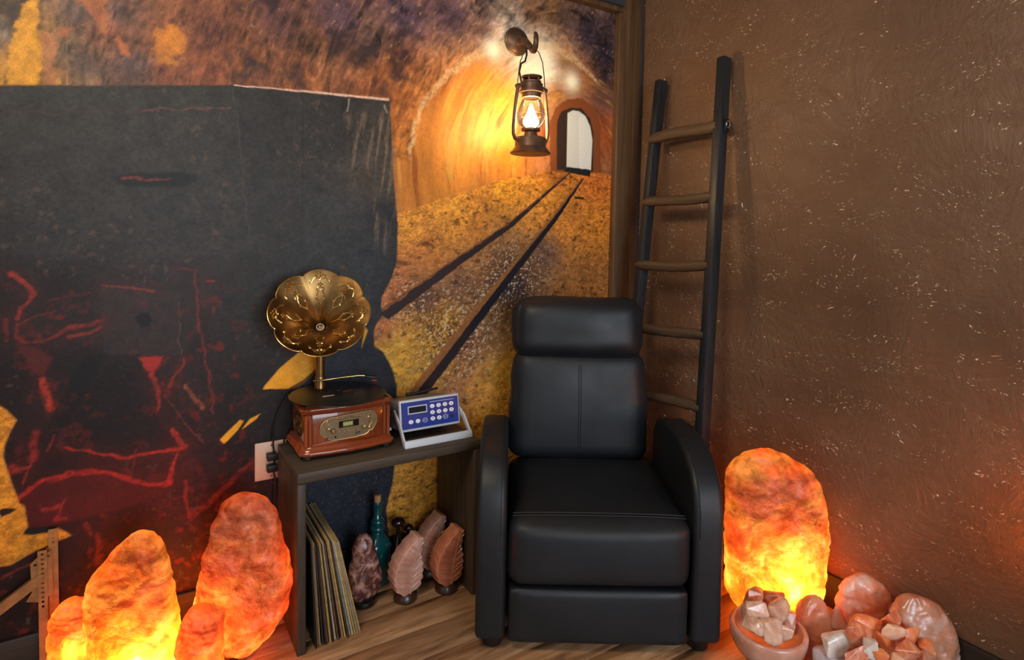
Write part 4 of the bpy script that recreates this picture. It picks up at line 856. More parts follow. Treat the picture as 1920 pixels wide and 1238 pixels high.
def P_(x, z): return TILT @ Vector((x, YK, z))
fr = dvx(MB().box(-0.079, -0.012, YK - 0.0008, YK, 0.054, 0.0795)).build('display_frame', LIGHTGREY, kp)
dvx(MB().box(-0.0755, -0.0155, YK - 0.0012, YK, 0.0575, 0.076)).build('display_glass', plain('dark_display', (14, 26, 34), 0.12), fr)
def lens(cx, cz, rx, rz, y0, y1, pointed=1.25, n=20):
    P = []
    for i in range(n):
        a = 2*PI*i/n; P.append((cx + rx*math.copysign(abs(math.cos(a))**(1/1.0), math.cos(a)), cz + rz*math.copysign(abs(math.sin(a))**pointed, math.sin(a))))
    return MB().prism_y(P, y0, y1)
def key(txt, x, z):
    k = dvx(lens(x, z, 0.0082, 0.0066, YK - 0.0012, YK + 0.0003)).build('key', WHITE, kp)
    if txt:
        p = TILT @ Vector((x, YK - 0.0016, z)); text_mesh('key_mark', txt, 0.0088, INK, k, p, (PI/2 - 0.17, 0, 0), 0.0002)
KX = [0.0065, 0.0295, 0.0525, 0.0755]
for i, ch in enumerate('1234'): key(ch, KX[i], 0.0705)
for i, ch in enumerate('5678'): key(ch, KX[i], 0.0505)
for i, ch in enumerate('90'): key(ch, KX[i], 0.0305)
key('+', -0.070, 0.030); key('-', -0.046, 0.030)
for x, z, txt in ((-0.021, 0.0295, 'ENT'), (KX[2], 0.0305, 'ENT')):
    k = dvx(MB().tube([(x + 0.0085*math.cos(a), YK - 0.0004, z + 0.0068*math.sin(a)) for a in [2*PI*i/24 for i in range(24)]], 0.0006, 5, closed=True)).build('ring_key', WHITE, kp)
    text_mesh('key_mark', txt, 0.0055, WHITE, k, TILT @ Vector((x, YK - 0.0006, z)), (PI/2 - 0.17, 0, 0), 0.0002)
dvx(MB().cone((KX[3], YK, 0.029), (KX[3], YK - 0.004, 0.029), 0.0052, 0.0046, 18)).build('socket', BLACKM, kp)
Rb = random.Random(4); cap = MB(); x = -0.002
while x < 0.086:                                                   # caption too small to read in the photograph
    w = Rb.uniform(0.0018, 0.0045); cap.box(x, x + w, YK - 0.0005, YK, 0.0835, 0.0857); x += w + Rb.uniform(0.0006, 0.0016)
dvx(cap).build('caption_line', LIGHTGREY, kp)
hn = MB()
for s in (-1, 1):
    hn.beam((s*0.111, -0.090, 0.085), (s*0.1125, -0.146, 0.056), 0.006, 0.016, (1, 0, 0)); hn.beam((s*0.1125, -0.140, 0.062), (s*0.1145, -0.196, 0.006), 0.006, 0.018, (1, 0, 0))
hn.prism_x([(-0.206, 0.0), (-0.200, 0.021), (-0.192, 0.021), (-0.190, 0.0)], -0.1175, 0.1175)
hn.build('stand_handle', LIGHTGREY, dv, bevel=0.0015)
MB().box(-0.118, -0.104, -0.055, -0.035, 0.012, 0.022).build('cable_plug', WHITE, dv, bevel=0.002)
rod = thing('black_antenna', 'short black rod lying on top of the grey instrument box', 'rod', XL(1.075, 0.120, SH + 0.1245), ROT_L)
MB().tube([(-0.055, 0.0, 0.0), (0.02, 0.002, 0.006), (0.055, 0.004, 0.009)], [0.0055, 0.005, 0.004], 10).build('rod_body', BLACKM, rod, smooth=True)
MB().lathe([(0.006, -0.004), (0.008, 0.0), (0.006, 0.007)], 12, (-0.055, 0.0)).build('rod_tip', BLACKM, rod, smooth=True)

# ------------------------------------------------------------------ outlet, plugs and leads
PLATE = plain('almond_plate', (206, 172, 148), 0.4)
ou = thing('wall_outlet', 'cream double wall outlet on the mural left of the shelf', 'outlet', XL(1.537, 0.0, 0.457), ROT_L)
MB().box(-0.048, 0.045, -0.006, 0.0, -0.060, 0.060).build('cover_plate', PLATE, ou, bevel=0.003)
MB().box(-0.017, 0.017, -0.008, -0.003, -0.033, 0.033).build('receptacle', plain('cream_insert', (186, 150, 124), 0.4), ou, bevel=0.001)
for z in (-0.049, 0.049): MB().cone((0, -0.004, z), (0, -0.0075, z), 0.003, 0.0028, 10).build('screw', PEWTER, ou)
def plug(label, dz, path):
    p = thing('power_plug', label, 'plug', XL(1.537, 0.008, 0.457 + dz), ROT_L)
    MB().box(-0.016, 0.014, -0.026, 0.0, -0.011, 0.011).build('plug_body', BLACKM, p, bevel=0.003)
    MB().box(0.010, 0.024, -0.022, -0.006, -0.008, 0.006).build('plug_neck', BLACKM, p, bevel=0.003)
    MB().tube([Vector(q) for q in path], 0.0032, 8).build('lead', BLACKM, p, smooth=True)
plug('black power plug in the upper socket, its lead rising to the shelf top', 0.018, [(0.018, -0.014, 0.0), (0.028, -0.016, 0.012), (0.034, -0.014, 0.034), (0.036, -0.012, 0.050)])
plug('black power plug in the lower socket, its lead hanging to the floor', -0.018, [(0.002, -0.022, -0.004), (0.006, -0.028, -0.03), (0.004, -0.026, -0.10), (0.006, -0.022, -0.22), (0.007, -0.020, -0.32), (0.006, -0.024, -0.428)])
cd = MB().tube([(0, 0, -0.08), (-0.006, 0, 0.0), (-0.004, 0.0, 0.05), (0.012, 0, 0.10), (0.034, 0.0, 0.14)], 0.003, 8)
ld = cd.build('power_lead', BLACKM, None, smooth=True); ld.location = XL(1.5285, 0.022, SH); ld.rotation_euler = (0, 0, ROT_L); tag(ld, 'thin black lead climbing behind the gramophone past the outlet', 'cord')

# ------------------------------------------------------------------ lantern
RUST = plain('rusty_brown_metal', (104, 78, 60), 0.45, 0.6, var=0.35, vscale=30, bump=0.2, bscale=180)
t = NT('thin_lamp_glass'); GLASS = t.done(t.n('MixShader', {0: t.math('MULTIPLY', t.n('Fresnel', {'IOR': 1.45}).outputs[0], 0.9), 1: t.n('BsdfTransparent', {'Color': (1, 0.97, 0.9, 1)}).outputs[0], 2: t.n('BsdfGlossy', {'Roughness': 0.05}).outputs[0]}).outputs[0])
t = NT('glowing_bulb'); GLOW = t.done(t.n('Emission', {'Color': (1.0, 0.74, 0.36, 1), 'Strength': 210.0}).outputs[0])
LN = thing('wall_lantern', 'rusty hurricane lantern hanging lit from a hook on the mural', 'lantern', XL(0.700, 0.180, 1.468), ROT_L)
bp_ = Matrix.Translation((0.045, 0.180, 0.450)) @ Matrix.Rotation(PI/2, 4, 'X')
pl = MB().lathe([(0.052, 0.0), (0.054, 0.004), (0.050, 0.010), (0.046, 0.011), (0.043, 0.016), (0.020, 0.022), (0.016, 0.03)], 32).xf(bp_).build('back_plate', RUST, LN, smooth=True)
MB().lathe([(0.004, 0.012), (0.004, 0.018), (0.002, 0.020)], 10, (-0.024, 0.014)).xf(bp_).build('screw', RUST, pl, smooth=True)
HKX, HKZ = 0.008, 0.425
MB().tube([(0.045, 0.152, 0.446), (0.040, 0.105, 0.432), (0.026, 0.055, 0.398), (0.010, 0.014, 0.370), (0.000, -0.010, 0.361), (-0.005, -0.026, 0.370), (-0.007, -0.032, 0.390), (-0.005, -0.028, 0.410), (-0.002, -0.020, 0.420)], [0.013, 0.012, 0.011, 0.0105, 0.010, 0.010, 0.009, 0.008, 0.006], 12).build('hook_arm', RUST, LN, smooth=True)
hz = 0.232
bail = [(-0.060, 0.0, hz), (-0.057, 0.0, 0.275), (-0.050, 0.0, 0.318), (-0.034, 0.0, 0.356), (-0.012, -0.002, 0.372), (0.006, -0.003, 0.3735), (0.028, 0.0, 0.362), (0.045, 0.0, 0.330), (0.053, 0.0, 0.282), (0.058, 0.0, hz)]
MB().tube(bail, 0.0018, 8).build('bail_handle', RUST, LN, smooth=True)
MB().tube([(0.036, 0.095, 0.420), (0.022, 0.07, 0.37), (-0.004, 0.04, 0.335), (-0.034, 0.02, 0.318), (-0.046, 0.012, 0.285), (-0.036, 0.004, 0.232)], 0.0035, 8).build('lamp_cord', BLACKM, LN, smooth=True)
MB().lathe([(0.071, 0.0), (0.073, 0.004), (0.070, 0.008), (0.058, 0.022), (0.056, 0.026), (0.0565, 0.052), (0.053, 0.058), (0.026, 0.062), (0.022, 0.078), (0.034, 0.082), (0.034, 0.090), (0.02, 0.092)], 40).build('fuel_tank', RUST, LN, smooth=True, angle=40)
for s in (-1, 1):
    P = [(s*0.052, 0, 0.046), (s*0.066, 0, 0.050), (s*0.072, 0, 0.064), (s*0.0725, 0, 0.09), (s*0.069, 0, 0.14), (s*0.063, 0, 0.19), (s*0.058, 0, 0.222), (s*0.050, 0, 0.238), (s*0.036, 0, 0.240)]
    sf = MB().tube(P, 0.0068, 12).build('side_tube', RUST, LN, smooth=True)
    MB().lathe([(0.002, -0.006), (0.0085, -0.004), (0.0085, 0.004), (0.002, 0.006)], 12).xf(Matrix.Translation((s*0.060, 0, 0.232)) @ Matrix.Rotation(PI/2, 4, 'X')).build('bail_eye', RUST, sf, smooth=True)
MB().lathe([(0.030, 0.196), (0.034, 0.198), (0.034, 0.214), (0.043, 0.216), (0.043, 0.222), (0.040, 0.228), (0.040, 0.246), (0.034, 0.250), (0.034, 0.256), (0.0, 0.257)], 36, cap=False).build('hood', RUST, LN, smooth=True, angle=40)
ch = MB().lathe([(0.034, 0.268), (0.037, 0.270), (0.037, 0.273), (0.028, 0.276), (0.0, 0.277)], 32, cap=False)
for k in range(5): ch.cone((0.028*math.cos(k*2*PI/5), 0.028*math.sin(k*2*PI/5), 0.254), (0.030*math.cos(k*2*PI/5), 0.030*math.sin(k*2*PI/5), 0.271), 0.004, 0.004, 8)
ch.build('chimney_cap', RUST, LN, smooth=True)
gp = [(0.028, 0.092), (0.040, 0.100), (0.049, 0.118), (0.051, 0.138), (0.046, 0.160), (0.038, 0.180), (0.032, 0.196)]
MB().lathe(gp, 40, cap=False).build('glass_globe', GLASS, LN, smooth=True)
gw = MB()
for a in (0.4, 0.4 + PI/2, 0.4 + PI, 0.4 + 3*PI/2): gw.tube([((r + 0.003)*math.cos(a + 0.5*(z - 0.092)/0.1), (r + 0.003)*math.sin(a + 0.5*(z - 0.092)/0.1), z) for r, z in gp[:5]], 0.0012, 6)
gw.tube([(0.0545*math.cos(2*PI*k/32), 0.0545*math.sin(2*PI*k/32), 0.140) for k in range(32)], 0.0012, 6, closed=True)
gw.build('globe_guard', RUST, LN, smooth=True)
MB().lathe([(0.012, 0.090), (0.016, 0.094), (0.027, 0.108), (0.028, 0.117), (0.019, 0.136), (0.009, 0.154), (0.001, 0.168)], 24).build('flame_bulb', GLOW, LN, smooth=True)

# ------------------------------------------------------------------ record sleeves in the shelf
EDGE = [plain('sleeve_%s' % n, c, 0.55, var=0.25, vscale=60) for n, c in (('black', (26, 22, 20)), ('cream', (236, 218, 182)), ('tan', (206, 166, 112)), ('brown', (116, 80, 52)), ('grey', (190, 182, 168)), ('gold', (226, 184, 104)), ('plum', (62, 46, 54)))]
PAPER = plain('inner_sleeve_paper', (222, 206, 172), 0.7, var=0.1)
RR = random.Random(11); N = 19; fan0 = 0.0
ORD = 'first second third fourth fifth sixth seventh eighth ninth tenth eleventh twelfth thirteenth fourteenth fifteenth sixteenth seventeenth eighteenth nineteenth'.split()
order = [0, 3, 2, 0, 6, 3, 5, 0, 1, 3, 0, 2, 5, 0, 4, 1, 5, 4, 5]
for i in range(N):
    f = i/(N - 1)
    ub = 1.470 - 0.128*f - RR.uniform(0, 0.002); utop = 1.484 - 0.074*f
    a = math.atan2(utop - ub, 0.305)
    cw = ('black', 'cream', 'tan', 'brown', 'grey', 'gold', 'plum')[order[i]]
    if i == 0: lab = 'thin black record sleeve standing right against the side board by the salt lamps'
    elif i == N - 1: lab = 'gold-edged record sleeve ending the leaning row, next to the dark garnet rock'
    else: lab = '%s record sleeve, %s of the leaning row counted from the side board' % (cw, ORD[i])
    s = thing('record_sleeve', lab, 'record sleeve', XL(ub, 0.017, 0.0), ROT_L, 'record sleeves leaning in the shelf')
    s.rotation_euler = (0, -a, ROT_L)
    th = RR.uniform(0.0032, 0.0038)*(0.7 if i == 0 else 1); d = 0.272 + RR.uniform(-0.006, 0.006); h_ = 0.302 + RR.uniform(-0.004, 0.003)
    z0 = 0.0016
    m = MB().box(-th/2, -th/2 + 0.0010, -d, 0, z0, h_).box(th/2 - 0.0010, th/2, -d, 0, z0, h_).box(-th/2, th/2, -0.001, 0, z0, h_)
    m.build('cover', EDGE[order[i]], s)
    MB().box(-th/2 + 0.0014, th/2 - 0.0014, -d + 0.004, -0.002, z0 + 0.001, h_ - 0.002).build('inner_sleeve', PAPER if order[i] in (0, 3, 6) and i % 2 else EDGE[RR.choice([0, 3, 2, 6])], s)

# ------------------------------------------------------------------ things standing in the shelf
DARKROCK = salt_dull('dark_garnet_salt', (46, 22, 20), (100, 54, 46), (206, 160, 146), 26, 0.32, 0.25)
LEAFSALT = salt_dull('pink_salt', (186, 128, 108), (208, 152, 132), (230, 192, 176), 10, 0.3, 0.5)
LEAFSALT2 = salt_dull('amber_pink_salt', (172, 96, 66), (196, 118, 84), (220, 160, 130), 10, 0.28, 0.5)
rk = thing('dark_salt_lamp', 'small unlit dark garnet salt rock on a black base beside the record sleeves', 'salt lamp', XL(1.288, 0.150, 0), ROT_L)
loft_rock([(0.018, -0.036, 0.036), (0.04, -0.050, 0.050), (0.075, -0.053, 0.054), (0.11, -0.046, 0.050), (0.15, -0.036, 0.040), (0.19, -0.030, 0.028), (0.212, -0.022, 0.020), (0.222, -0.008, 0.008)], 0.72, 4, 0.014, 1.8, 36, 32).build('salt_rock', DARKROCK, rk, smooth=True, angle=12)
MB().lathe([(0.044, 0), (0.047, 0.004), (0.045, 0.018), (0.034, 0.026)], 28).build('black_base', plain('black_gloss_base', (14, 14, 15), 0.2, coat=0.5), rk, smooth=True)
def leaf_lamp(label, loc, rz, mat, mirror=1):
    r = thing('leaf_salt_lamp', label, 'salt lamp', loc, rz)
    n = 16
    lf = [(0.0, -0.016), (0.10, -0.038), (0.30, -0.047), (0.52, -0.042), (0.70, -0.027), (0.84, -0.006), (0.94, 0.016), (1.0, 0.026)]
    rf = [(0.0, -0.010), (0.07, 0.036), (0.30, 0.045), (0.50, 0.044), (0.66, 0.038), (0.80, 0.042), (0.92, 0.047), (1.0, 0.044)]
    L_, R_ = [], []
    for i in range(n + 1):
        f = i/n; z = 0.026 + 0.180*f; tooth = 0.0046 if i % 2 else 0.0
        L_.append((mirror*(float(np.interp(f, *zip(*lf))) + tooth), z)); R_.append((mirror*(float(np.interp(f, *zip(*rf))) - tooth), z + 0.001 - (0.008*(i == n))))
    L_ = [(x*1.14, z) for x, z in L_]; R_ = [(x*1.14, z) for x, z in R_]
    poly = L_ + R_[::-1]
    b = MB().prism_y(poly, -0.029, 0.029).build('leaf_body', mat, r, bevel=0.0035, seg=2, angle=60)
    v = MB(); mid = [(mirror*(0.004 + 0.034*(i/10)**1.7), 0.03 + 0.168*i/10) for i in range(11)]
    v.tube([(x, -0.0295, z) for x, z in mid], 0.0024, 6)
    for i in range(1, 10):
        x, z = mid[i]; k = int(i*n/10); lx, lz = L_[min(n, k + 2)]; rx, rz_ = R_[min(n, k + 2)]
        v.tube([(x, -0.0293, z), ((x + lx*0.9)/2*1.0, -0.0297, (z + lz)/2 + 0.003), (lx*0.88 + x*0.12, -0.0293, lz)], 0.0017, 5)
        v.tube([(x, -0.0293, z), ((x + rx*0.9)/2*1.0, -0.0297, (z + rz_)/2 + 0.003), (rx*0.88 + x*0.12, -0.0293, rz_)], 0.0017, 5)
    v.build('leaf_veins', mat, b, smooth=True)
    MB().lathe([(0.034, 0), (0.038, 0.004), (0.037, 0.018), (0.028, 0.028)], 28).build('wooden_base', LAMPBASE, r, smooth=True)
    return r
leaf_lamp('pale pink carved leaf salt lamp standing next to the dark garnet rock', XL(1.166, 0.205, 0), ROT_L + 0.05, LEAFSALT)
leaf_lamp('amber carved leaf salt lamp standing before its twin at the right side board', XL(1.030, 0.225, 0), ROT_L + 0.05, LEAFSALT2)
leaf_lamp('pink-brown carved leaf salt lamp half hidden behind the amber leaf', XL(1.040, 0.110, 0), ROT_L + 0.05, LEAFSALT)
# bottle
t = NT('teal_bottle_glass'); TEAL = t.done(t.pr(color=lin((10, 84, 88)), rough=0.12, spec=0.7, trans=0.25, ior=1.45, coat=0.6, normal=t.bump(t.n('TexVoronoi', {'Vector': t.tc.outputs['Object'], 'Scale': 90.0}).outputs['Distance'], 0.25, 0.002)))
bo = thing('glass_bottle', 'teal glass bottle with beaded neck and cork behind the garnet rock', 'bottle', XL(1.212, 0.066, 0), ROT_L + 0.2)
def sq(w, z, r=0.25):
    P = []
    for i in range(32):
        a = 2*PI*i/32; c, s_ = math.cos(a), math.sin(a); P.append(Vector((w*math.copysign(abs(c)**(1 - r*2.2), c), w*math.copysign(abs(s_)**(1 - r*2.2), s_), z)))
    return P
MB().ring_loft([sq(0.036, 0.0), sq(0.040, 0.004), sq(0.040, 0.122), sq(0.042, 0.128), sq(0.036, 0.140, 0.2), sq(0.026, 0.156, 0.1), sq(0.020, 0.166, 0.0), sq(0.017, 0.172, 0.0)] +
               [sq(r, z, 0.0) for r, z in ((0.022, 0.177), (0.0255, 0.184), (0.022, 0.192), (0.017, 0.196), (0.021, 0.202), (0.0225, 0.208), (0.019, 0.215), (0.0135, 0.219), (0.013, 0.262), (0.0145, 0.264), (0.0145, 0.272), (0.0135, 0.274))]).build('bottle_glass', TEAL, bo, smooth=True, angle=50)
for k in range(4):
    e = MB()
    for j in range(3): curl(e, 0, 0.035 + 0.03*j, 0.013, k + j, 1.2, -0.0395, 0.0014)
    e.xf(Matrix.Rotation(k*PI/2, 4, 'Z')).build('moulded_scroll', TEAL, bo, smooth=True)
MB().lathe([(0.0105, 0.270), (0.0115, 0.284), (0.012, 0.296), (0.0105, 0.297)], 18).build('cork', plain('cork', (186, 134, 88), 0.8, var=0.2, vscale=120), bo, smooth=True)
PLUM = plain('dark_plum_glass', (34, 14, 20), 0.12, coat=0.6)
def stopper(label, loc, sc_):
    d = thing('stoppered_bottle', label, 'bottle', loc, ROT_L)
    zk = 1.0 if sc_ > 0.8 else 0.80
    MB().lathe([(a*sc_, b*zk) for a, b in ((0.028, 0.0), (0.030, 0.004), (0.030, 0.105), (0.022, 0.128), (0.009, 0.140), (0.009, 0.158), (0.012, 0.160), (0.012, 0.163))], 28).build('bottle_glass', PLUM, d, smooth=True)
    MB().lathe([(0.007*sc_, 0.161*zk), (0.008*sc_, 0.176*zk), (0.022*sc_, 0.181*zk), (0.0265*sc_, 0.188*zk), (0.023*sc_, 0.200*zk), (0.010*sc_, 0.208*zk), (0.001, 0.209*zk)], 24).build('stopper', PLUM, d, smooth=True)
stopper('dark plum bottle with a mushroom stopper beside the teal bottle', XL(1.142, 0.075, 0), 0.9)
stopper('smaller dark plum bottle tucked in the gap behind the leaf salt lamps', XL(1.098, 0.060, 0.0), 0.62)

# ------------------------------------------------------------------ perforated steel bracket at the left
ZINC_LAMP_TINT = plain('zinc_steel_lamp_tint', (170, 124, 78), 0.5, 0.75, var=0.25, vscale=40, bump=0.2, bscale=160)  # zinc steel tinted orange: the salt lamps' light is painted into its colour
def punched(name, parent, outline, holes, y0, y1, r=0.0033, n=12):
    """sheet-metal plate (outline in x,z) with round holes cut right through it"""
    bm = bmesh.new(); edges = []
    for loop in [outline] + [[(x + r*math.cos(2*PI*k/n), z + r*math.sin(2*PI*k/n)) for k in range(n)] for x, z in holes]:
        vs = [bm.verts.new((x, y0, z)) for x, z in loop]
        edges += [bm.edges.new((vs[k], vs[(k + 1) % len(vs)])) for k in range(len(vs))]
    fs = [g for g in bmesh.ops.triangle_fill(bm, use_beauty=True, use_dissolve=False, edges=edges)['geom'] if isinstance(g, bmesh.types.BMFace)]
    ex = bmesh.ops.extrude_face_region(bm, geom=fs, use_keep_orig=True)
    bmesh.ops.translate(bm, vec=(0, y1 - y0, 0), verts=[g for g in ex['geom'] if isinstance(g, bmesh.types.BMVert)])
    bmesh.ops.recalc_face_normals(bm, faces=bm.faces)
    me = bpy.data.meshes.new(name); bm.to_mesh(me); bm.free()
    return link_mesh(name, me, ZINC_LAMP_TINT, parent)
def strip(name, parent, x0, x1, y, z0, z1, hole_from, step=0.0125):
    hs = []; z = z1 - 0.010
    while z > hole_from: hs.append(((x0 + x1)/2, z)); z -= step
    return punched(name, parent, [(x0, z0), (x1, z0), (x1, z1), (x0, z1)], hs, y, y + 0.0025)
bk_ = thing('steel_bracket', 'perforated steel angle bracket with a diagonal strut against the mural', 'bracket', XL(2.098, 0.045, 0), ROT_L)
fu = strip('front_upright', bk_, -0.010, 0.009, -0.004, 0.0, 0.343, 0.19)
MB().box(0.0065, 0.009, -0.0015, 0.016, 0.0, 0.340).build('flange', ZINC_LAMP_TINT, fu)
ru = strip('rear_upright', bk_, 0.010, 0.030, 0.016, 0.0, 0.386, 0.35)
punched('gusset_plate', bk_, [(-0.024, 0.235), (-0.026, 0.31), (-0.010, 0.325), (0.018, 0.335), (0.020, 0.22), (-0.012, 0.206), (-0.036, 0.214)], [(-0.016, 0.305), (-0.016, 0.262), (0.012, 0.322)], 0.004, 0.007)
MB().beam((0.0, 0.0005, 0.272), (-0.235, 0.0005, 0.110), 0.0025, 0.024, (0, 1, 0)).build('strut', ZINC_LAMP_TINT, bk_)
MB().beam((0.0, 0.008, 0.284), (-0.235, 0.008, 0.122), 0.016, 0.0025, (0, 1, 0)).build('strut_flange', ZINC_LAMP_TINT, bk_)

# ------------------------------------------------------------------ salt bowl, crystals and stones by the plaster wall
BOWL = salt_dull('pink_salt_bowl', (190, 132, 108), (208, 154, 132), (230, 192, 178), 7, 0.22, 0.5, 0.5)
CLEAR = salt_dull('clear_pink_crystal', (196, 136, 104), (224, 176, 148), (244, 216, 196), 18, 0.12, 0.7, 0.7)
RUSTY = salt_dull('rust_crystal', (176, 84, 50), (214, 124, 84), (240, 184, 150), 20, 0.25, 0.5, 0.4)
ORG = salt_dull('orange_crystal', (214, 104, 48), (240, 140, 84), (250, 200, 160), 16, 0.25, 0.6, 0.4)
PEACH = salt_dull('peach_crystal', (226, 164, 128), (242, 190, 156), (250, 214, 190), 26, 0.4, 0.5, 0.2)
PINKSTONE = salt_dull('pink_white_stone', (176, 104, 74), (208, 142, 112), (236, 210, 204), 14, 0.3, 0.5, 0.4)
BROWNSTONE = salt_dull('brown_pink_stone', (172, 112, 82), (202, 144, 114), (232, 206, 196), 13, 0.22, 0.45, 0.5)
WHITESTONE = salt_dull('milky_white_stone', (196, 176, 156), (222, 210, 198), (244, 242, 240), 16, 0.22, 0.4, 0.5)
LAVENDER = salt_dull('lavender_stone', (160, 138, 142), (188, 168, 172), (214, 202, 206), 30, 0.4, 0.4, 0.2)

bw = thing('salt_bowl', 'rounded pink salt bowl heaped with crystals beside the armchair', 'bowl', (0.727, 1.57, 0), 0)
prof = [(0.032, 0.014)] + [(0.101*math.sin(a)**0.85, 0.108 - 0.094*math.cos(a)) for a in [PI*0.5*i/12 for i in range(2, 13)]] + [(0.099, 0.114), (0.092, 0.116), (0.087, 0.111)] + [(0.084*math.sin(a), 0.104 - 0.028*math.cos(a)) for a in [PI*0.5*i/8 for i in range(7, 0, -1)]]
MB().lathe(prof, 48).build('bowl_shell', BOWL, bw, smooth=True, angle=60)
MB().lathe([(0.042, 0.0), (0.046, 0.003), (0.044, 0.014), (0.030, 0.022)], 28).build('base', plain('dark_bowl_base', (34, 24, 20), 0.4), bw, smooth=True)

def chunk(name, label, cat, box, deep, mat, seed, rot=(0, 0, 0), pts=16, bev=0.08, group=None, sq=0.75):
    x, y, z, w, h = box
    me = chunk_mesh(name, (w, deep, h), seed, pts, bev, sq)
    # scale the hull to its own box
    xs_ = [v.co.x for v in me.vertices]; zs_ = [v.co.z for v in me.vertices]
    sx, sz = w/(max(xs_) - min(xs_)), h/(max(zs_) - min(zs_))
    cx_, cz_ = (max(xs_) + min(xs_))/2, (max(zs_) + min(zs_))/2
    for v in me.vertices: v.co.x = (v.co.x - cx_)*sx; v.co.z = (v.co.z - cz_)*sz
    o = link_mesh(name, me, mat); o.location = (x, y, z); o.rotation_euler = rot
    return tag(o, label, cat, group)
INB = [(0.6778, 1.545, 0.1694, 0.0535, 0.0536), (0.698, 1.6, 0.1773, 0.0449, 0.0508), (0.7517, 1.61, 0.1604, 0.0617, 0.0465), (0.7465, 1.56, 0.1593, 0.0526, 0.0692), (0.7151, 1.52, 0.1368, 0.057, 0.0588), (0.7802, 1.57, 0.1291, 0.0324, 0.0455), (0.6639, 1.52, 0.1504, 0.0499, 0.0352), (0.7558, 1.53, 0.1262, 0.0373, 0.0385)]
for k, (b, lab, m_, dp) in enumerate(zip(INB, ('smoky clear crystal block at the left of the heap in the salt bowl', 'rough pink crystal standing highest at the back of the salt bowl', 'rust-red crystal at the back of the salt bowl', 'bright clear faceted crystal in the middle of the salt bowl', 'large glassy crystal at the front of the heap in the salt bowl', 'small pink crystal at the right inside the salt bowl', 'flat pale crystal low at the front left inside the salt bowl', 'sliver of glassy crystal at the front right inside the salt bowl'), (CLEAR, RUSTY, RUSTY, CLEAR, CLEAR, PINKSTONE, CLEAR, CLEAR), (0.04, 0.04, 0.05, 0.04, 0.05, 0.03, 0.04, 0.03))):
    b = b[:3] + (b[3]*1.22, b[4]*1.18); chunk('salt_crystal', lab, 'crystal', b, dp*1.25, m_, 30 + k, pts=14)

fx = thing('salt_chunk', 'peach salt chunk with two pointed ends behind the white stone', 'salt stone', (0.85, 1.61, 0), 0)
sil = [(-0.0126, 0.8579, 0.9532), (0.0264, 0.8411, 0.962), (0.0654, 0.8274, 0.9663), (0.104, 0.8242, 0.9434), (0.1272, 0.8278, 0.9272), (0.1427, 0.8331, 0.916), (0.1582, 0.8415, 0.9063), (0.1706, 0.8515, 0.8952), (0.1767, 0.8618, 0.8813)]
sil = sorted(sil); sil = [(0.0,) + sil[0][1:]] + sil[1:]
loft_rock([(z, a - 0.85, b - 0.85) for z, a, b in sil], 0.62, 31, 0.014, 1.6, 48, 40).build('chunk_body', salt_dull('peach_chunk', (214, 124, 84), (232, 156, 120), (246, 198, 172), 9, 0.3, 0.6, 0.3), fx, smooth=True, angle=30)
tip = [(0.1117, 0.9015, 0.954), (0.1379, 0.9079, 0.9408), (0.1533, 0.9117, 0.9311), (0.1702, 0.9169, 0.9214)]
loft_rock([(z, a - 0.85, b - 0.85) for z, a, b in tip], 0.7, 33, 0.003, 0.5, 16, 10).xf(Matrix.Translation((0, -0.03, 0))).build('pointed_tip', BOWL, fx, smooth=True, angle=30)
def stone(name, label, sil, y, depth, mat, seed, amp=0.016):
    sil = sorted(sil); sil = [(0.0,) + sil[0][1:]] + [q for q in sil[1:] if q[0] > 0.01]; x0 = (sil[0][1] + sil[0][2])/2
    o = loft_rock([(z, a - x0, b - x0) for z, a, b in sil], depth, seed, amp, 1.6, 60, 50).build(name, mat, smooth=True, angle=22)
    o.location = (x0, y, 0); return tag(o, label, 'salt stone')
stone('salt_stone', 'orange and white salt stone leaning at the baseboard beside the fiery lamp', [(-0.0414, 1.0038, 1.1293), (0.0103, 0.9858, 1.1409), (0.0506, 0.9761, 1.1389), (0.0909, 0.9743, 1.1337), (0.1311, 0.9771, 1.1255), (0.1631, 0.9819, 1.1114), (0.1839, 0.9935, 1.0948), (0.1999, 1.013, 1.0691), (0.2079, 1.0344, 1.0531)], 1.67, 0.62, salt_dull('orange_white_stone', (220, 116, 60), (236, 158, 120), (246, 224, 218), 10, 0.28, 0.6, 0.4), 41)
stone('salt_stone', 'big brown-pink salt stone with a pale frosted flank at the baseboard', [(-0.0339, 1.1, 1.2091), (0.0263, 1.0737, 1.2305), (0.0712, 1.0628, 1.2281), (0.116, 1.0591, 1.2198), (0.1532, 1.0587, 1.2062), (0.1829, 1.063, 1.1902), (0.2022, 1.0735, 1.1747), (0.217, 1.0901, 1.145), (0.2242, 1.1013, 1.1186)], 1.545, 0.6, BROWNSTONE, 44)
lv = [(0.8619, 1.5, 0.0545, 0.1015, 0.1459)]
chunk('salt_stone', 'lavender grey salt stone under the milky white stone', 'salt stone', (lv[0][0], 1.50, 0.051, 0.10, 0.102), 0.10, LAVENDER, 51, pts=22, bev=0.14)
wh = [(0.8765, 1.5, 0.1234, 0.0802, 0.0755)]
chunk('salt_stone', 'milky white squared stone resting on the lavender one', 'salt stone', wh[0], 0.055, WHITESTONE, 53, (0, 0.12, 0.2), pts=12, bev=0.12, sq=0.5)
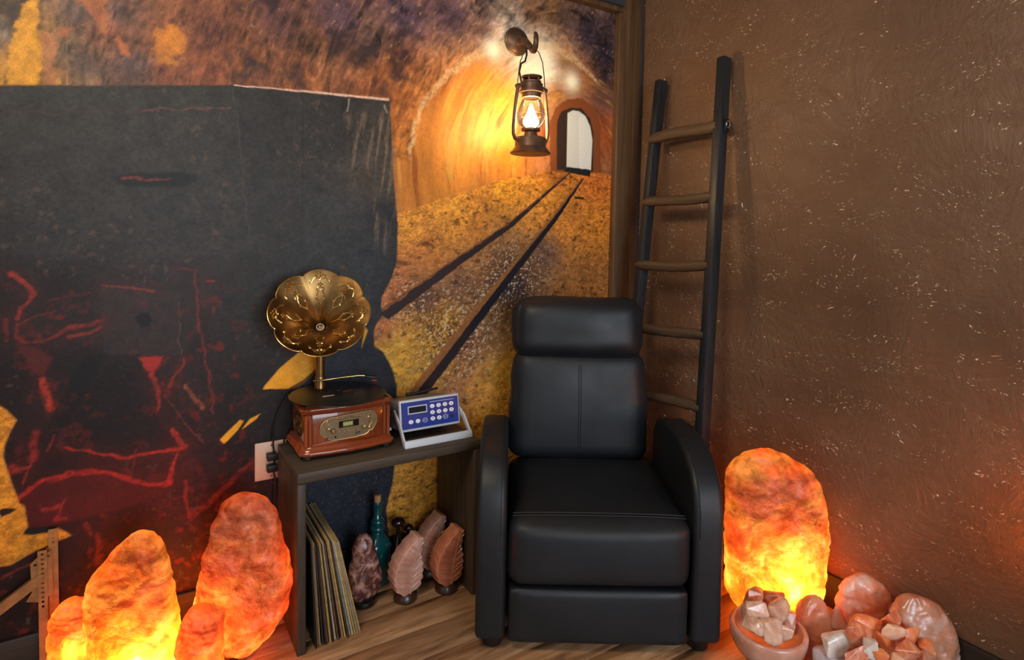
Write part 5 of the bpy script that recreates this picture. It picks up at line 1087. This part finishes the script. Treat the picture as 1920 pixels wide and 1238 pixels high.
CHK = [(0.9548, 1.51, 0.1588, 0.0877, 0.0613), (0.9105, 1.475, 0.152, 0.0553, 0.0799), (0.9318, 1.45, 0.1414, 0.0436, 0.0464), (1.0365, 1.53, 0.1703, 0.0516, 0.0502), (1.0053, 1.47, 0.1724, 0.0648, 0.0497), (0.9901, 1.475, 0.1393, 0.0526, 0.0571), (1.0656, 1.485, 0.1365, 0.0488, 0.0748), (1.0197, 1.44, 0.1428, 0.0662, 0.0559), (1.108, 1.495, 0.1143, 0.0421, 0.0435), (0.9458, 1.43, 0.1299, 0.051, 0.0458), (0.9781, 1.415, 0.1342, 0.0439, 0.0412), (1.0846, 1.45, 0.1114, 0.0518, 0.0451), (0.8948, 1.44, 0.1234, 0.0636, 0.0615)]
CLAB = ['flat bright orange crystal on top of the loose pile', 'rust crystal with a white tip at the left of the loose pile', 'white-pointed crystal in the front hollow of the loose pile', 'small three-cornered red crystal at the back of the loose pile', 'smooth oval peach crystal lying on the loose pile', 'plain pale orange faceted crystal under the oval peach one', 'tall rounded orange crystal at the right of the loose pile', 'red streaked crystal at the front of the loose pile', 'thin sloping slab at the right edge of the loose pile', 'dull orange crystal low at the front of the loose pile', 'pale cream crystal lowest at the front of the loose pile', 'pinkish crystal low at the right of the loose pile', 'long rust wedge low at the left of the loose pile']
CMAT = [ORG, RUSTY, WHITESTONE, RUSTY, PEACH, ORG, ORG, RUSTY, ORG, ORG, PEACH, PINKSTONE, RUSTY]
for k, b in enumerate(CHK):
    chunk('salt_crystal', CLAB[k], 'crystal', b, 0.026 if k == 4 else 0.045, CMAT[k], 70 + k, (0.35 if k == 4 else 0, 0.35 if k == 4 else 0, 0), pts=26 if k == 4 else 12, bev=0.16 if k == 4 else 0.05)
for k, (x, y, w, h_) in enumerate(((0.926, 1.50, 0.075, 0.125), (1.00, 1.485, 0.10, 0.120), (0.885, 1.415, 0.09, 0.105), (0.985, 1.395, 0.10, 0.10), (1.06, 1.43, 0.07, 0.105))):  # blocks added under the loose pile to hold it up, mostly unseen
    chunk('salt_crystal', ('added rough salt block carrying the back left of the loose pile', 'added rough salt block carrying the back right of the loose pile', 'added rough salt block carrying the front left of the loose pile', 'added rough salt block carrying the front right of the loose pile', 'added rough salt block carrying the right edge of the loose pile')[k], 'crystal', (x, y, h_/2, w, h_), 0.08, RUSTY, 90 + k, pts=20)

# ------------------------------------------------------------------ unseen: assumed lamp on an added stool past the stones (its glow reaches the plaster wall)
so = thing('added_stool', 'added small three-legged wooden stool, unseen, against the plaster wall past the stones', 'stool', XR(1.63, 0.16, 0), ROT_R)  # added out of view to hold the assumed lamp
MB().lathe([(0.125, 0.36), (0.13, 0.365), (0.13, 0.385), (0.125, 0.39)], 32).build('seat', SHELFWOOD, so, smooth=True, angle=30)
for k in range(3):
    a = 2*PI*k/3 + 0.4; MB().cone((0.115*math.cos(a), 0.115*math.sin(a), 0), (0.07*math.cos(a), 0.07*math.sin(a), 0.362), 0.013, 0.017, 12).build('leg', SIDEWOOD, so, smooth=True)
xl_ = XR(1.63, 0.16, 0.39)
l2 = thing('salt_lamp', 'assumed unseen lit salt lamp standing on the added wooden stool', 'salt lamp', xl_, 0)
loft_rock([(0.012, -0.07, 0.07), (0.05, -0.085, 0.085), (0.12, -0.08, 0.08), (0.18, -0.055, 0.06), (0.215, -0.02, 0.025)], 0.8, 61, 0.01).build('salt_rock', AMBER, l2, smooth=True, angle=60)
MB().lathe([(0.06, 0.0), (0.062, 0.004), (0.058, 0.014)], 28).build('wooden_base', LAMPBASE, l2, smooth=True)
b2 = bulb(l2, (0, 0, 0.08), 11.0); b2.name = 'assumed_salt_lamp_right_offscreen'; b2.data.name = 'assumed_salt_lamp_right_offscreen'  # bulb of the unseen lamp, assumed from the glow on the wall
